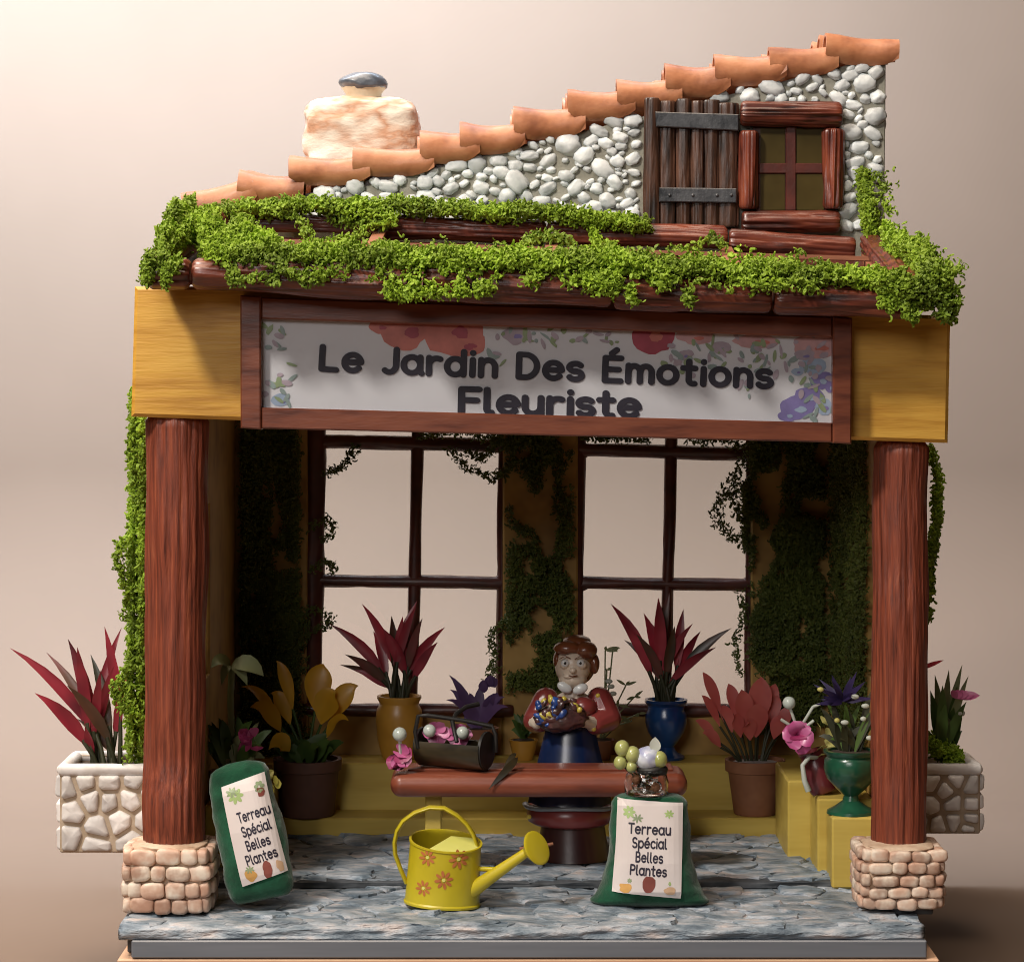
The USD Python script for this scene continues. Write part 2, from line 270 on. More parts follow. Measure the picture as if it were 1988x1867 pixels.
mat('hair', [(0.10, 0.028, 0.012), (0.20, 0.062, 0.026)], scale=2.2, stretch=(1, 1, 2), rough=0.28, bump=0.35, coat=0.6)
mat('red_cloth', [(0.19, 0.028, 0.027), (0.26, 0.046, 0.042)], scale=1.0, rough=0.32, bump=0.08, coat=0.35)
mat('dark_cloth', [(0.035, 0.010, 0.010), (0.06, 0.016, 0.015)], scale=1.0, rough=0.35, coat=0.3)
mat('blue_cloth', [(0.004, 0.009, 0.035), (0.009, 0.022, 0.08)], scale=1.2, rough=0.28, bump=0.1, coat=0.6)
mat('hem_grey', [(0.20, 0.23, 0.26), (0.36, 0.40, 0.44)], scale=1.5, rough=0.28, coat=0.5)
mat('white_glaze', [(0.72, 0.74, 0.74), (0.78, 0.80, 0.80)], scale=1, rough=0.22, bump=0.02, coat=0.6)
mat('yellow_dot', [(0.62, 0.46, 0.06), (0.70, 0.54, 0.10)], scale=1, rough=0.3)
mat('bouquet_blue', [(0.01, 0.02, 0.10), (0.03, 0.11, 0.42)], scale=3, rough=0.28, coat=0.6)
mat('bouquet_brown', [(0.02, 0.012, 0.012), (0.13, 0.05, 0.05)], scale=3, rough=0.28, coat=0.6)
mat('bouquet_yellow', [(0.42, 0.32, 0.03), (0.62, 0.52, 0.10)], scale=3, rough=0.28, coat=0.6)
mat('olive_pane', [(0.045, 0.032, 0.010), (0.08, 0.058, 0.018)], scale=0.8, rough=0.2, bump=0.05, coat=0.4)
mat('stem_white', [(0.62, 0.66, 0.58), (0.70, 0.73, 0.66)], scale=1, rough=0.4, trans=0.2)
M['glass'] = usdkit.material(stage, '/World/Looks/glass', {'p': ('principled_bsdf', {'base_color': (0.95, 0.97, 0.97), 'roughness': 0.03, 'transmission_weight': 1.0, 'ior': 1.48})}, [], surface='p.BSDF')
M['pane'] = usdkit.material(stage, '/World/Looks/pane', {'t': ('transparent_bsdf', {'color': (0.96, 0.96, 0.95)}), 'g': ('glossy_bsdf', {'color': (0.9, 0.9, 0.9), 'roughness': 0.07}), 'f': ('layer_weight', {'blend': 0.5}),
                          'pw': ('math', {'math_type': 'power', 'value2': 4.0}), 'ma': ('math', {'math_type': 'multiply_add', 'value2': 0.6, 'value3': 0.03}), 'x': ('mix_closure', {})},
                          [('f.facing', 'pw.value1'), ('pw.value', 'ma.value1'), ('ma.value', 'x.fac'), ('t.BSDF', 'x.closure1'), ('g.BSDF', 'x.closure2')], surface='x.closure')
VAR = 'abc'

# ------------------------------------------------------------------ backdrop and base
prof = [(-30, -1.55), (22, -1.55)] + [(22 + 9 * math.sin(a), -1.55 + 9 - 9 * math.cos(a)) for a in np.linspace(0.08, math.pi / 2, 18)] + [(31, 30), (31, 60)]
bv, bf = [], []
for i, (y, z) in enumerate(prof):
    bv += [(-70, y, z), (70, y, z)]
    if i: bf.append((2 * i - 2, 2 * i - 1, 2 * i + 1, 2 * i))
part('backdrop', (np.array(bv), np.array(bf)), 'paper', smooth=True, kind='structure')
XL, XR = -7.48, 7.88
pl = thing('display_board', 'pale wooden board lying under the grey slate base of the shop', 'board', (0, 0, -1.55))
part('board', box(XL - 0.02, 8.12, -1.13, 11.4, -1.53, -0.64, 0.03), 'board', pl)

fl = thing('floor', 'blue grey slate floor with a smooth front strip, under the flower shop', 'floor', (0, 0, 0)); stage.GetPrimAtPath(fl).SetCustomDataByKey('kind', 'structure')
def slab_front(x0, x1, y0, y1, z0, z1, amp, seed, nx=120, nz=8):
    """Slab whose front edge is roughly broken: rings of a profile swept along x."""
    pr = [(y1, z0)] + [(y0 + 0.06, z0)] + [(y0, z0 + (z1 - z0) * t) for t in np.linspace(0.1, 0.75, nz)] + [(y0 + 0.05, z1 - 0.03), (y0 + 0.16, z1), (y0 + 0.4, z1), (y1, z1)]
    xs = np.linspace(x0, x1, nx); V = []
    for x in xs:
        for j, (y, z) in enumerate(pr):
            q = np.array([[x * 1.6, y * 3, z * 6]]); d = meshkit.fbm(q, 4, seed)[0] - 0.5
            V.append((x, y + (amp * 2.2 * d if 1 <= j < len(pr) - 1 else 0), z + (amp * 1.2 * (meshkit.fbm(q * 0.9 + 5, 3, seed + 3)[0] - 0.5) if j > 5 else 0)))
    n = len(pr); F = []
    for i in range(nx - 1):
        for j in range(n):
            k = (j + 1) % n; F.append((i * n + j, i * n + k, (i + 1) * n + k, (i + 1) * n + j))
    V, F = arr((np.array(V), np.array(F)))
    caps = [(0, j + 1, j) for j in range(1, n - 1)] + [((nx - 1) * n, (nx - 1) * n + j, (nx - 1) * n + j + 1) for j in range(1, n - 1)]
    return V, np.vstack([F, caps])[:, ::-1]
part('slab', slab_front(XL, XR - 0.02, -1.06, 2.7, -0.30, -0.05, 0.13, 3), 'slate_b', fl, smooth=True)
part('front_strip', box(XL + 0.25, XR, -1.14, -0.6, -0.62, -0.285, 0.025), 'base_strip', fl)
part('under_slab', box(XL + 0.1, XR - 0.1, -0.62, 11.0, -0.62, -0.31, 0.02), 'slate_bed', fl)
part('raised_bed', slab_front(-6.5, 7.6, 2.62, 10.9, -0.05, 0.14, 0.06, 8), 'slate_bed', fl, smooth=True)
def flag_stone(poly, z, h, seed):
    """One slab of slate: a chipped outline, a bevel and an uneven top."""
    o = np.array(poly.exterior.coords[:-1]); c = o.mean(0); n = len(o); i1 = c + (o - c) * 0.88; i2 = c + (o - c) * 0.5; r = np.random.default_rng(seed)
    hz = lambda p, s: z + h * s + 0.085 * (meshkit.fbm(np.c_[p * 2.8, np.full(len(p), seed * 1.7)], 3, seed % 50) - 0.5) + (p - c) @ r.normal(0, 0.035, 2)
    V = np.vstack([np.c_[o, np.full(n, z - 0.05)], np.c_[o, hz(o, 0.55)], np.c_[i1, hz(i1, 1.0)], np.c_[i2, hz(i2, 1.05)], np.c_[c[None], hz(c[None], 1.05)]]); F = []
    for j in range(n):
        k = (j + 1) % n
        for q in range(3): F += [(q * n + j, q * n + k, (q + 1) * n + k), (q * n + j, (q + 1) * n + k, (q + 1) * n + j)]
        F.append((3 * n + j, 3 * n + k, 4 * n))
    return V, np.array(F)
def paving(x0, x1, y0, y1, nx, ny, z, h, seed, avoid=None):
    r = np.random.default_rng(seed); pts = []
    for j in range(-1, ny + 1):
        for i in range(-1, nx + 1):
            pts.append((x0 + (i + 0.5 + (j % 2) * 0.5 + r.uniform(-.3, .3)) * (x1 - x0) / nx, y0 + (j + 0.5 + r.uniform(-.28, .28)) * (y1 - y0) / ny))
    vor, area = Voronoi(np.array(pts)), sbox(x0, y0, x1, y1)
    for q, reg in enumerate(vor.point_region):
        rg = vor.regions[reg]
        if -1 in rg or not rg: continue
        g = Polygon(vor.vertices[rg]).intersection(area).buffer(-0.02).simplify(0.03)
        if g.geom_type != 'Polygon' or g.area < 0.05: continue
        g = g.segmentize(0.22); co = np.array(g.exterior.coords[:-1]); co += r.normal(0, 0.038, co.shape); g = Polygon(co).buffer(0)
        if g.geom_type != 'Polygon' or not g.is_valid: continue
        part('paving_stone', flag_stone(g, z, h * r.uniform(0.45, 1.5), seed * 100 + q), 'slate_' + VAR[r.integers(3)], fl, smooth=40)
paving(XL + 0.05, XR - 0.05, -0.98, 2.6, 17, 6, -0.065, 0.06, 5)
paving(-6.35, 7.5, 2.66, 9.0, 13, 8, 0.135, 0.06, 6)

# ------------------------------------------------------------------ the shop building
WL, WR, OL, OR = -6.4, 7.5, -7.08, 8.05          # inner and outer faces of the side walls
shop = thing('flower_shop', 'miniature flower shop with pebble gable, terracotta roof tiles and two red log posts', 'building', (0.55, 4, 0))
YB = 10.0
def wall_px(x0, x1, y0, y1, Y0=YB, Y1=YB + 0.7): return box(X(x0, Y0), X(x1, Y0), Y0, Y1, Z(y1, Y0), Z(y0, Y0), 0.03)
for x0, x1 in ((X(330, YB), X(598, YB)), (X(976, YB), X(1122, YB)), (X(1458, YB), X(1790, YB))):
    part('wall_pillar', box(x0, x1, YB, YB + 0.7, -0.05, 10.9, 0.04), 'ochre_wall', shop)
for x0, x1 in ((598, 976), (1122, 1458)):
    part('wall_panel', box(X(x0, YB) + .002, X(x1, YB) - .002, YB + .05, YB + 0.65, -0.05, Z(1374, YB), 0.03), 'ochre_wall', shop)
    part('wall_panel', box(X(x0, YB) + .002, X(x1, YB) - .002, YB + .05, YB + 0.65, Z(798, YB), 10.9, 0.03), 'ochre_wall', shop)
# side walls with one window opening each
for xa, xb in ((OL, WL), (WR, OR)):
    part('side_wall', box(xa, xb, 4.75, YB - .002, -0.05, 10.9, 0.04), 'ochre_wall', shop)
    part('side_wall', box(xa, xb, 1.1, 1.7, -0.05, 10.9, 0.04), 'ochre_wall', shop)
    part('side_wall', box(xa + .002, xb - .002, 1.702, 4.748, -0.05, 4.1, 0.02), 'ochre_wall', shop)
    part('side_wall', box(xa + .002, xb - .002, 1.702, 4.748, 7.7, 10.9, 0.02), 'ochre_wall', shop)
    sw = group_part('side_window', shop)
    for bb_ in ((1.72, 4.73, 4.12, 4.3), (1.72, 4.73, 7.5, 7.68), (3.1, 3.25, 4.31, 7.49)): part('frame_bar', box(xa + .3, xa + .55, *bb_, .02), 'window_wood', sw)
    part('pane', box(xa + .40, xa + .43, 1.73, 4.72, 4.31, 7.49, .005), 'pane', sw, smooth=False)
part('ceiling', box(OL + .01, OR - .01, 0.85, YB + .68, 10.92, 11.3, 0.03), 'ochre_wall', shop)
# yellow fascia
part('fascia', prism([(261, 556), (700, 556), (1846, 614), (1841, 860), (254, 809)], 0.0, 0.8, 0.07), 'yellow_wood', shop)
# stepped shelves
part('shelf', box(WL + .01, WR - .01, 7.5, 8.66, 0.10, 0.56, 0.03), 'shelf_wood', shop)
part('shelf', box(WL + .01, WR - .01, 8.662, YB - .002, 0.10, 1.61, 0.03), 'shelf_wood', shop)
part('step', box(5.85, WR - .01, 4.8, 7.498, 0.10, 1.82, 0.04), 'shelf_wood', shop)
part('step', box(6.32, WR - .01, 3.4, 4.798, 0.0, 1.66, 0.04), 'shelf_wood', shop)
part('step', box(6.50, WR - .01, 2.4, 3.398, 0.0, 1.45, 0.04), 'shelf_wood', shop)
part('step', box(WL + .01, -5.2, 3.6, 7.498, 0.10, 1.5, 0.04), 'shelf_wood', shop)
# back windows: organic frames with a cross of bars, sill and panes
def back_window(x0, x1, xm_top, xm_bot, y1t, y2t, jl, jr):
    Yw = YB + 0.22
    A = lambda x, y: at(x, y, Yw)
    w = group_part('back_window', shop)
    part('jamb', log(A(x0, 770), A(x0 - 6, 1378), S(jl, Yw), seed=11 + int(x0), amp=.12, rough=.16, seg=16), 'window_wood', w, smooth=True)
    part('jamb', log(A(x1, 770), A(x1 - 4, 1378), S(jr, Yw), seed=12 + int(x0), amp=.12, rough=.16, seg=16), 'window_wood', w, smooth=True)
    part('mullion', log(A(xm_top, 770), A(xm_bot, 1378), S(12.5, Yw), S(12, Yw), seed=int(x0) + 3, amp=.1, rough=.14, seg=14), 'window_wood', w, smooth=True)
    for k, (yl, yr, r) in enumerate(((y1t, y1t + 10, 14), (y2t, y2t + 6, 12.5))):
        part('glazing_bar', log(A(x0 - 4, yl), A(x1 + 4, yr), S(r, Yw), seed=int(x0) + 20 + k, amp=.1, rough=.16, seg=14), 'window_wood', w, smooth=True)
        xm = xm_top + (xm_bot - xm_top) * (yl - 770) / 600; gus = []
        for gx in (x0 + 4, xm, x1 - 3):
            gus.append(blob(A(gx, (yl + yr) / 2), (S(17, Yw), .09, S(15, Yw)), 2, .2, seed=int(gx)))
        [part('joint', q, 'window_wood', w, smooth=True) for q in gus]
    part('sill', log(at(x0 - 24, 1376, YB + .05), at(x1 + 20, 1379, YB + .05), S(13, YB), seed=int(x0) + 31, amp=.1, rough=.08, seg=16), 'window_wood', w, smooth=True)
    part('pane', box(X(x0, Yw), X(x1, Yw), Yw + .10, Yw + .13, Z(1374, Yw), Z(800, Yw), .004), 'pane', w, smooth=False)
back_window(612, 977, 813, 799, 856, 1126, 21, 10)
back_window(1124, 1458, 1306, 1290, 872, 1130, 13, 10)

# log posts and stone bases
def post(xt, xb, r, ytop, ybot, seed):
    part('post', log(at(xt, ytop, 0.75), at(xb, ybot, 0.62), S(r + 1), S(r), seed=seed, amp=0.075, n=70, seg=110, k=11, bend=0.16, rough=0.06, groove=.03), 'post_wood', shop, smooth=True)
post(348, 336, 59, 800, 1690, 41); post(1748, 1746, 53, 852, 1690, 42)
def ring_base(cx, cz0, cz1, hw, hd, cy, rows, seed, dy=0.0):
    r = np.random.default_rng(seed); core = box(cx - hw + .03, cx + hw - .03, cy - hd + .03, cy + hd - .03, cz0, cz1 - .06, .08)
    b = part('post_base', core, 'brick_mortar', shop)
    per = 4 * (hw + hd)
    for k in range(rows):
        z0 = cz0 + (cz1 - cz0) * k / rows; z1 = cz0 + (cz1 - cz0) * (k + 1) / rows; n = 16; ws = r.uniform(0.7, 1.3, n); ws *= per / ws.sum(); s = r.uniform(0, .4)
        for w in ws:
            m = s + w / 2; s += w; q = m % per
            bulge = 0.03 * math.sin(k / max(1, rows - 1) * 3.1)
            if q < 2 * hw: c, ax = (cx - hw + q, cy - hd - bulge), 0
            elif q < 2 * hw + 2 * hd: c, ax = (cx + hw + bulge, cy - hd + q - 2 * hw), 1
            elif q < 4 * hw + 2 * hd: c, ax = (cx + hw - (q - 2 * hw - 2 * hd), cy + hd + bulge), 0
            else: c, ax = (cx - hw - bulge, cy + hd - (q - 4 * hw - 2 * hd)), 1
            # pull the corners in so that the ring is round-cornered
            dx, dyy = (c[0] - cx) / hw, (c[1] - cy) / hd; f = 1 - 0.11 * max(0, min(abs(dx), abs(dyy)) - 0.55) / .45
            c = (cx + (c[0] - cx) * f, cy + (c[1] - cy) * f)
            rr = (w / 2 * 0.99, 0.105, (z1 - z0) / 2 * r.uniform(0.9, 1.1)); rr = rr if ax == 0 else (rr[1], rr[0], rr[2])
            part('stone', blob((c[0], c[1], (z0 + z1) / 2 + r.uniform(-.02, .02)), rr, 2, .13, 1.7, seed=int(r.integers(1000)), R=rot((0, 1, 0), r.uniform(-5, 5)), power=0.60), 'brick_' + VAR[r.integers(3)], b, smooth=50)
    part('collar', blob((cx, cy, cz1 - .03), (hw * .93, hd * .93, .09), 3, .12, 2.5, seed=seed, power=.75), 'brick_mortar', b, smooth=True)
ring_base(X(321, -0.25), 0.03, Z(1650, -0.3), S(79), 0.80, 0.60, 4, 51)
ring_base(X(1754, -0.25), 0.10, Z(1652, -0.3), S(75), 0.80, 0.60, 5, 52)
for cx in (322, 1752): part('post_pad', box(X(cx, 0) - .6, X(cx, 0) + .6, 0.0, 1.2, -0.03, 0.14, .03), 'slate_bed', shop)

# gable wall of pebbles
YG = 4.9
gp = [(520, 470), (520, 408), (640, 352), (800, 322), (960, 282), (1130, 232), (1300, 187), (1500, 142), (1650, 112), (1720, 108), (1716, 520)]
gw = part('gable_wall', prism(gp[:1] + gp[1:2] + [(1720, 108), (1716, 520)], YG, YG + 0.7, 0.02), 'pebble_mortar', shop)
part('end_wall', box(X(1716, YG) - .6, X(1716, YG) - .004, YG + .702, YB + .6, 11.31, 16.6, .04), 'pebble_mortar', shop)
part('end_wall', box(X(520, YG), X(1700, YG) - .63, YB, YB + .6, 11.31, 13.6, .04), 'pebble_mortar', shop)
gpoly = Polygon([(x + (6 if x < 1700 else -10), y + (12 if y < 460 else 0)) for x, y in gp]).buffer(-4)
hole = unary_union([sbox(1236, 190, 1440, 460), sbox(1432, 196, 1640, 470)])
r = np.random.default_rng(12); placed = []
for R0, tries in ((21, 160), (16.5, 600), (13, 1500), (9.5, 2600), (7, 3000)):
    for _ in range(tries):
        x, y = r.uniform(540, 1716), r.uniform(110, 500)
        rx = R0 * r.uniform(0.9, 1.3); ry = rx * r.uniform(0.52, 0.92)
        if y > 440 or (x < 1250 and y > 432): continue
        if not gpoly.contains(Point(x, y)) or hole.contains(Point(x, y)): continue
        if any(((x - a) / (rx + c)) ** 2 + ((y - b) / (ry + d)) ** 2 < 0.72 for a, b, c, d in placed): continue
        if len(placed) > 273: break
        placed.append((x, y, rx, ry))
for i, (x, y, rx, ry) in enumerate(placed):
    c = at(x, y, YG); dep = 0.55 * min(rx, ry) / 100
    part('stone', blob(c + [0, 0.01 - r.uniform(0, .04), 0], (S(rx, YG), dep * 1.15 + .03, S(ry, YG)), 2, .30, 1.9, seed=i, R=rot((0, 1, 0), r.uniform(-50, 50)), power=r.uniform(.7, 1.05)), 'pebble_' + VAR[r.integers(3)], gw, smooth=50)
xr = X(1716, YG)
for i in range(26):
    part('stone', blob((xr, r.uniform(5.0, 9.8), r.uniform(13.2, 16.4)), (0.10, r.uniform(.15, .26), r.uniform(.12, .2)), 1, .15, 1.5, seed=700 + i), 'pebble_' + VAR[r.integers(3)], gw, smooth=60)

# roof deck and tiles
def roof_pt(x, y, Y, dz=0): p = at(x, y, 4.7); return np.array([p[0], Y, p[2] + dz])
dk = [roof_pt(385, 420, 0), roof_pt(1715, 120, 0)]
part('roof_deck', hull([(p[0], y, p[2] + z) for p in dk for y in (YG + .02, YB + .5) for z in (-.25, -.02)]), 'dark_wood', shop)
starts = [(355, 392), (460, 326), (557, 300), (683, 281), (810, 250), (895, 236), (990, 206), (1098, 172), (1197, 150), (1292, 126), (1387, 105), (1495, 84), (1597, 56), (1722, 30)]
def tile(p0, p1, ra, rm, rb, seed, th=0.075):
    n, m = 12, 13; t = np.linspace(0, 1, n); rad = np.interp(t, [0, .08, .5, .85, 1], [ra, ra * 1.0, rm, rb, rb * .98])
    ax = (p1 - p0) / np.linalg.norm(p1 - p0); w = np.cross([0, 1.0, 0], ax) * -1; w = w if w[2] > 0 else -w; V = []
    for i in range(n):
        a = np.radians(np.linspace(-62 + 40 * abs(2 * t[i] - 1) ** 2.5, 205, m))
        c = p0 + t[i] * (p1 - p0) + w * (0.045 * (1 - math.sin(math.pi * t[i])) - .04)
        for rr, aa in ((rad[i], a), (rad[i] - th, a[::-1])):
            q = np.stack([np.cos(aa) * 1.4, np.sin(aa) * 1.4, aa * 0 + t[i] * 1.6 + seed * 5.1], 1)
            rr = rr * (1 + 0.30 * (meshkit.fbm(q, 3, seed) - 0.5))
            V.append(c + (rr * np.cos(aa))[:, None] * np.array([0, -1.0, 0]) + (rr * np.sin(aa))[:, None] * w)
    V = np.vstack(V); k = 2 * m; F = []
    for i in range(n - 1):
        for j in range(k): F.append((i * k + j, i * k + (j + 1) % k, (i + 1) * k + (j + 1) % k, (i + 1) * k + j))
    for j in range(m - 1): F += [(j, k - 1 - j, k - 2 - j, j + 1)]; F += [((n - 1) * k + j, (n - 1) * k + j + 1, (n - 1) * k + k - 2 - j, (n - 1) * k + k - 1 - j)]
    return V, np.array(F)
for row in range(6):
    for i in range(13):
        (x0, y0), (x1, y1) = starts[i], starts[i + 1]; Yr = 5.02 + row * 0.94
        over = (20 if i == 12 else 34) if i else 36
        if row == 0: j = (r.uniform(-5, 5), r.uniform(-3, 3)) if i else (0, 0)
        else: j = (r.uniform(-8, 8), r.uniform(-4, 4))
        if i == 0: a, b = roof_pt(x0 + 4 + j[0], y0 + 18 + j[1], Yr), roof_pt(x1 + over + j[0], y1 + 44 + j[1], Yr)
        else: a, b = roof_pt(x0 + 2 + j[0], y0 + 34 + j[1], Yr), roof_pt(x1 + over + j[0], y0 + (44 if i in (1, 12) else 32) + j[1], Yr)
        jj = 1 + r.uniform(-.05, .06); part('roof_tile', tile(a, b, (.375 if i else .40) * jj, (.325 if i else .37) * jj, .345 * jj, row * 20 + i), 'tile', shop, smooth=40)
# chimney
ch = part('chimney', blob(at(703, 262, 6.6) + [0, .0, -.05], (S(112, 6.6), .85, S(74, 6.6)), 4, .11, 2.4, seed=5, power=0.47), 'chimney_stone', shop, smooth=True)
cc = at(706, 196, 6.6)
part('chimney_pot', lathe([(S(33, 6.6), -.12), (S(34, 6.6), .02), (S(35, 6.6), .15), (S(43, 6.6), .27), (S(43, 6.6), .34)], cc, 26, .9), 'cream', ch, smooth=50)
part('chimney_cap', blob(cc + [0, 0, .38], (S(47, 6.6), S(44, 6.6), .25), 3, .14, 1.8, seed=9), 'slate_blue', ch, smooth=True)

# attic window and shutter on the gable
sh = part('shutter', prism([(1252, 200), (1430, 204), (1432, 442), (1252, 438)], YG - .14, YG - .02, .01), 'dark_wood', shop)
edges = [1249, 1280, 1312, 1340, 1368, 1396, 1432]
for i in range(6):
    x0, x1 = edges[i] + 1.5, edges[i + 1] - 1.5; yt = (190, 196, 192, 196, 194, 200)[i]; dpt = -.07 if i == 0 else 0
    part('plank', log(at((x0 + x1) / 2, yt, YG - .16 + dpt), at((x0 + x1) / 2 + r.uniform(-1, 1), 441, YG - .16 + dpt), .085, seed=80 + i, amp=.26, n=30, seg=36, k=5, flat=S((x1 - x0) / 2 + 1.2, YG) / .085), 'dark_wood', sh, smooth=True)
part('iron_strap', prism([(1272, 217), (1434, 222), (1434, 254), (1274, 246)], YG - .34, YG - .25, .02), 'iron', sh)
st = part('iron_strap', prism([(1280, 364), (1430, 366), (1430, 394), (1280, 392)], YG - .33, YG - .25, .02), 'iron', sh)
for x in (1300, 1345, 1392, 1420): part('rivet', blob(at(x, 379, YG - .34), (.035, .03, .035), 1, 0), 'iron', st, smooth=True)
aw = part('attic_window', prism([(1462, 225), (1606, 228), (1606, 415), (1462, 415)], YG - .10, YG - .02, .01), 'window_wood', shop)
part('frame_log', log(at(1437, 222, YG - .2), at(1634, 224, YG - .2), S(22, YG), seed=91, amp=.26, bend=.12), 'log_wood', aw, smooth=True)
part('frame_log', log(at(1440, 430, YG - .2), at(1630, 432, YG - .2), S(21, YG), seed=92, amp=.26, bend=.06), 'log_wood', aw, smooth=True)
part('frame_log', log(at(1453, 254, YG - .2), at(1452, 406, YG - .2), S(18, YG), seed=93, amp=.26), 'log_wood_upright', aw, smooth=True)
part('frame_log', log(at(1619, 250, YG - .2), at(1616, 406, YG - .2), S(19, YG), seed=94, amp=.26), 'log_wood_upright', aw, smooth=True)
for x0, x1 in ((1476, 1524), (1544, 1600)):
    for y0, y1 in ((248, 318), (338, 408)): part('pane', prism([(x0, y0), (x1, y0), (x1, y1), (x0, y1)], YG - .125, YG - .105, .004), 'olive_pane', aw)
part('glazing_bar', box(X(1524, YG), X(1544, YG), YG - .17, YG - .102, Z(410, YG), Z(246, YG), .02), 'window_wood', aw)
part('glazing_bar', box(X(1472, YG), X(1604, YG), YG - .165, YG - .104, Z(338, YG), Z(318, YG), .02), 'window_wood', aw)

# awning of logs and battens over the porch
YA, ZA0 = -1.3, None
pan = [at(430, 452, 4.2), at(1690, 496, 4.2), at(296, 536, -.9), at(1772, 588, -.9)]
aw2 = part('awning', hull([p + [0, 0, z] for p in pan for z in (-.05, -.14)]), 'window_wood', shop)
fb = [(286, 527, 33), (372, 530, 30), (372, 530, 30), (820, 548, 34), (820, 548, 34), (1190, 566, 33), (1190, 566, 33), (1500, 576, 32), (1500, 576, 32), (1766, 590, 30)]
for i in range(0, 10, 2):
    (xa, ya, ra), (xb, yb, rb) = fb[i], fb[i + 1]
    part('beam', log(at(xa + 2, ya, -1.25), at(xb - 2, yb, -1.25), S(ra, -1.25), S(rb, -1.25), seed=101 + i, amp=.18, bend=.06, k=4), 'log_wood', aw2, smooth=True)
bl = [(480, 432, 17, 735, 438), (738, 440, 22, 1060, 452), (1062, 452, 22, 1412, 462), (1414, 468, 22, 1660, 484)]
for i, (xa, ya, ra, xb, yb) in enumerate(bl):
    part('ridge_log', log(at(xa, ya, 4.35), at(xb, yb, 4.35), S(ra, 4.35), seed=111 + i, amp=.24, bend=.08, k=4), 'log_wood', aw2, smooth=True)
def slope(px, py, Y): return at(px, py, Y)
def bar(a, b, w, h):
    a, b = np.asarray(a, float), np.asarray(b, float); d = (b - a) / np.linalg.norm(b - a); sd = np.cross(d, [0, 0, 1.0]); sd /= np.linalg.norm(sd); up = np.cross(sd, d)
    return hull([p + sd * w / 2 * s1 + up * h / 2 * s2 for p in (a, b) for s1 in (-1, 1) for s2 in (-1, 1)])
part('batten', bar(at(470, 467, 2.9), at(1690, 503, 2.9), .40, .09), 'rail_wood', aw2)
for x, xf in ((738, 700), (1072, 1066), (1408, 1440), (1684, 1716), (470, 420)):
    yb = 434 + (x - 480) * .045; yf = 520 + (x - 300) * .043
    part('rafter', bar(at(x, yb + 12, 4.2), at(xf, yf - 14, -1.0), .26, .2), 'rail_wood', aw2)
part('side_rail', log(at(425, 424, 4.2), at(302, 515, -1.0), .26, seed=121, amp=.2), 'log_wood', aw2, smooth=True)
part('side_rail', log(at(1690, 470, 4.2), at(1772, 568, -1.0), .26, seed=122, amp=.2), 'log_wood', aw2, smooth=True)

# ------------------------------------------------------------------ lettering drawn with a round pen
def arc(cx, cy, rx, ry, a0, a1, n=18):
    t = np.radians(np.linspace(a0, a1, n)); return list(zip(cx + rx * np.cos(t), cy + ry * np.sin(t)))
X7 = 0.70
GL = {
 'L': (.62, [[(0.02, 1), (0, 0.02), (.56, 0)]]), 'J': (.55, [[(.50, 1), (.50, .34)] + arc(.24, .32, .26, .32, 0, -130)]),
 'D': (.80, [[(.04, 1), (.04, 0), (.28, 0)] + arc(.28, .5, .46, .5, -90, 90) + [(.04, 1)]]), 'F': (.68, [[(.04, 0), (.04, 1), (.66, 1)], [(.04, .52), (.58, .52)]]),
 'E': (.66, [[(.64, 1), (.04, 1), (.04, 0), (.64, 0)], [(.04, .5), (.56, .5)]]), 'T': (.66, [[(0, 1), (.66, 1)], [(.33, 1), (.33, 0)]]),
 'S': (.62, [arc(.31, .74, .28, .26, 30, 270) + arc(.31, .24, .30, .24, 90, -150)]), 'B': (.66, [[(.04, 0), (.04, 1), (.30, 1)] + arc(.32, .76, .24, .24, 90, -90) + [(.04, .52), (.34, .52)] + arc(.34, .26, .28, .26, 90, -90) + [(.04, 0)]]),
 'P': (.66, [[(.04, 0), (.04, 1), (.32, 1)] + arc(.34, .73, .28, .27, 90, -90) + [(.04, .46)]]),
 'e': (.68, [[(.03, .37), (.65, .37)] + arc(.34, .35, .32, .35, 4, 318)]), 'a': (.70, [arc(.32, .35, .32, .35, 0, 360, 28), [(.64, .70), (.64, .1), (.70, 0)]]),
 'r': (.50, [[(.04, .70), (.04, 0)], [(.04, .34)] + arc(.34, .36, .30, .32, 180, 65)]), 'd': (.70, [arc(.32, .35, .32, .35, 0, 360, 28), [(.64, 1.02), (.64, 0)]]),
 'i': (.10, [[(.05, .68), (.05, 0)], [(.05, .97), (.051, .985)]]), 'n': (.62, [[(.04, .70), (.04, 0)], [(.04, .36)] + arc(.31, .38, .27, .31, 180, 0) + [(.58, 0)]]),
 'm': (.98, [[(.04, .70), (.04, 0)], [(.04, .38)] + arc(.27, .42, .22, .27, 180, 0) + [(.49, 0)], [(.49, .40)] + arc(.72, .42, .22, .27, 180, 0) + [(.94, 0)]]),
 's': (.54, [arc(.27, .52, .24, .17, 35, 265) + arc(.27, .18, .25, .18, 90, -150)]), 'o': (.70, [arc(.35, .35, .33, .35, 0, 360, 30)]),
 't': (.50, [[(.22, .98), (.22, .2)] + arc(.40, .2, .18, .2, 180, 285), [(0, .68), (.46, .68)]]), 'l': (.24, [[(.04, 1), (.04, .16)] + arc(.19, .16, .15, .16, 180, 275)]),
 'u': (.64, [[(.03, .70), (.03, .3)] + arc(.31, .29, .28, .29, 180, 360) + [(.59, .70), (.59, .02)]]), 'p': (.70, [[(.05, .70), (.05, -.32)], arc(.37, .35, .32, .35, 0, 360, 28)]),
 'c': (.60, [arc(.34, .35, .32, .35, 42, 318)]), ' ': (.36, [])}
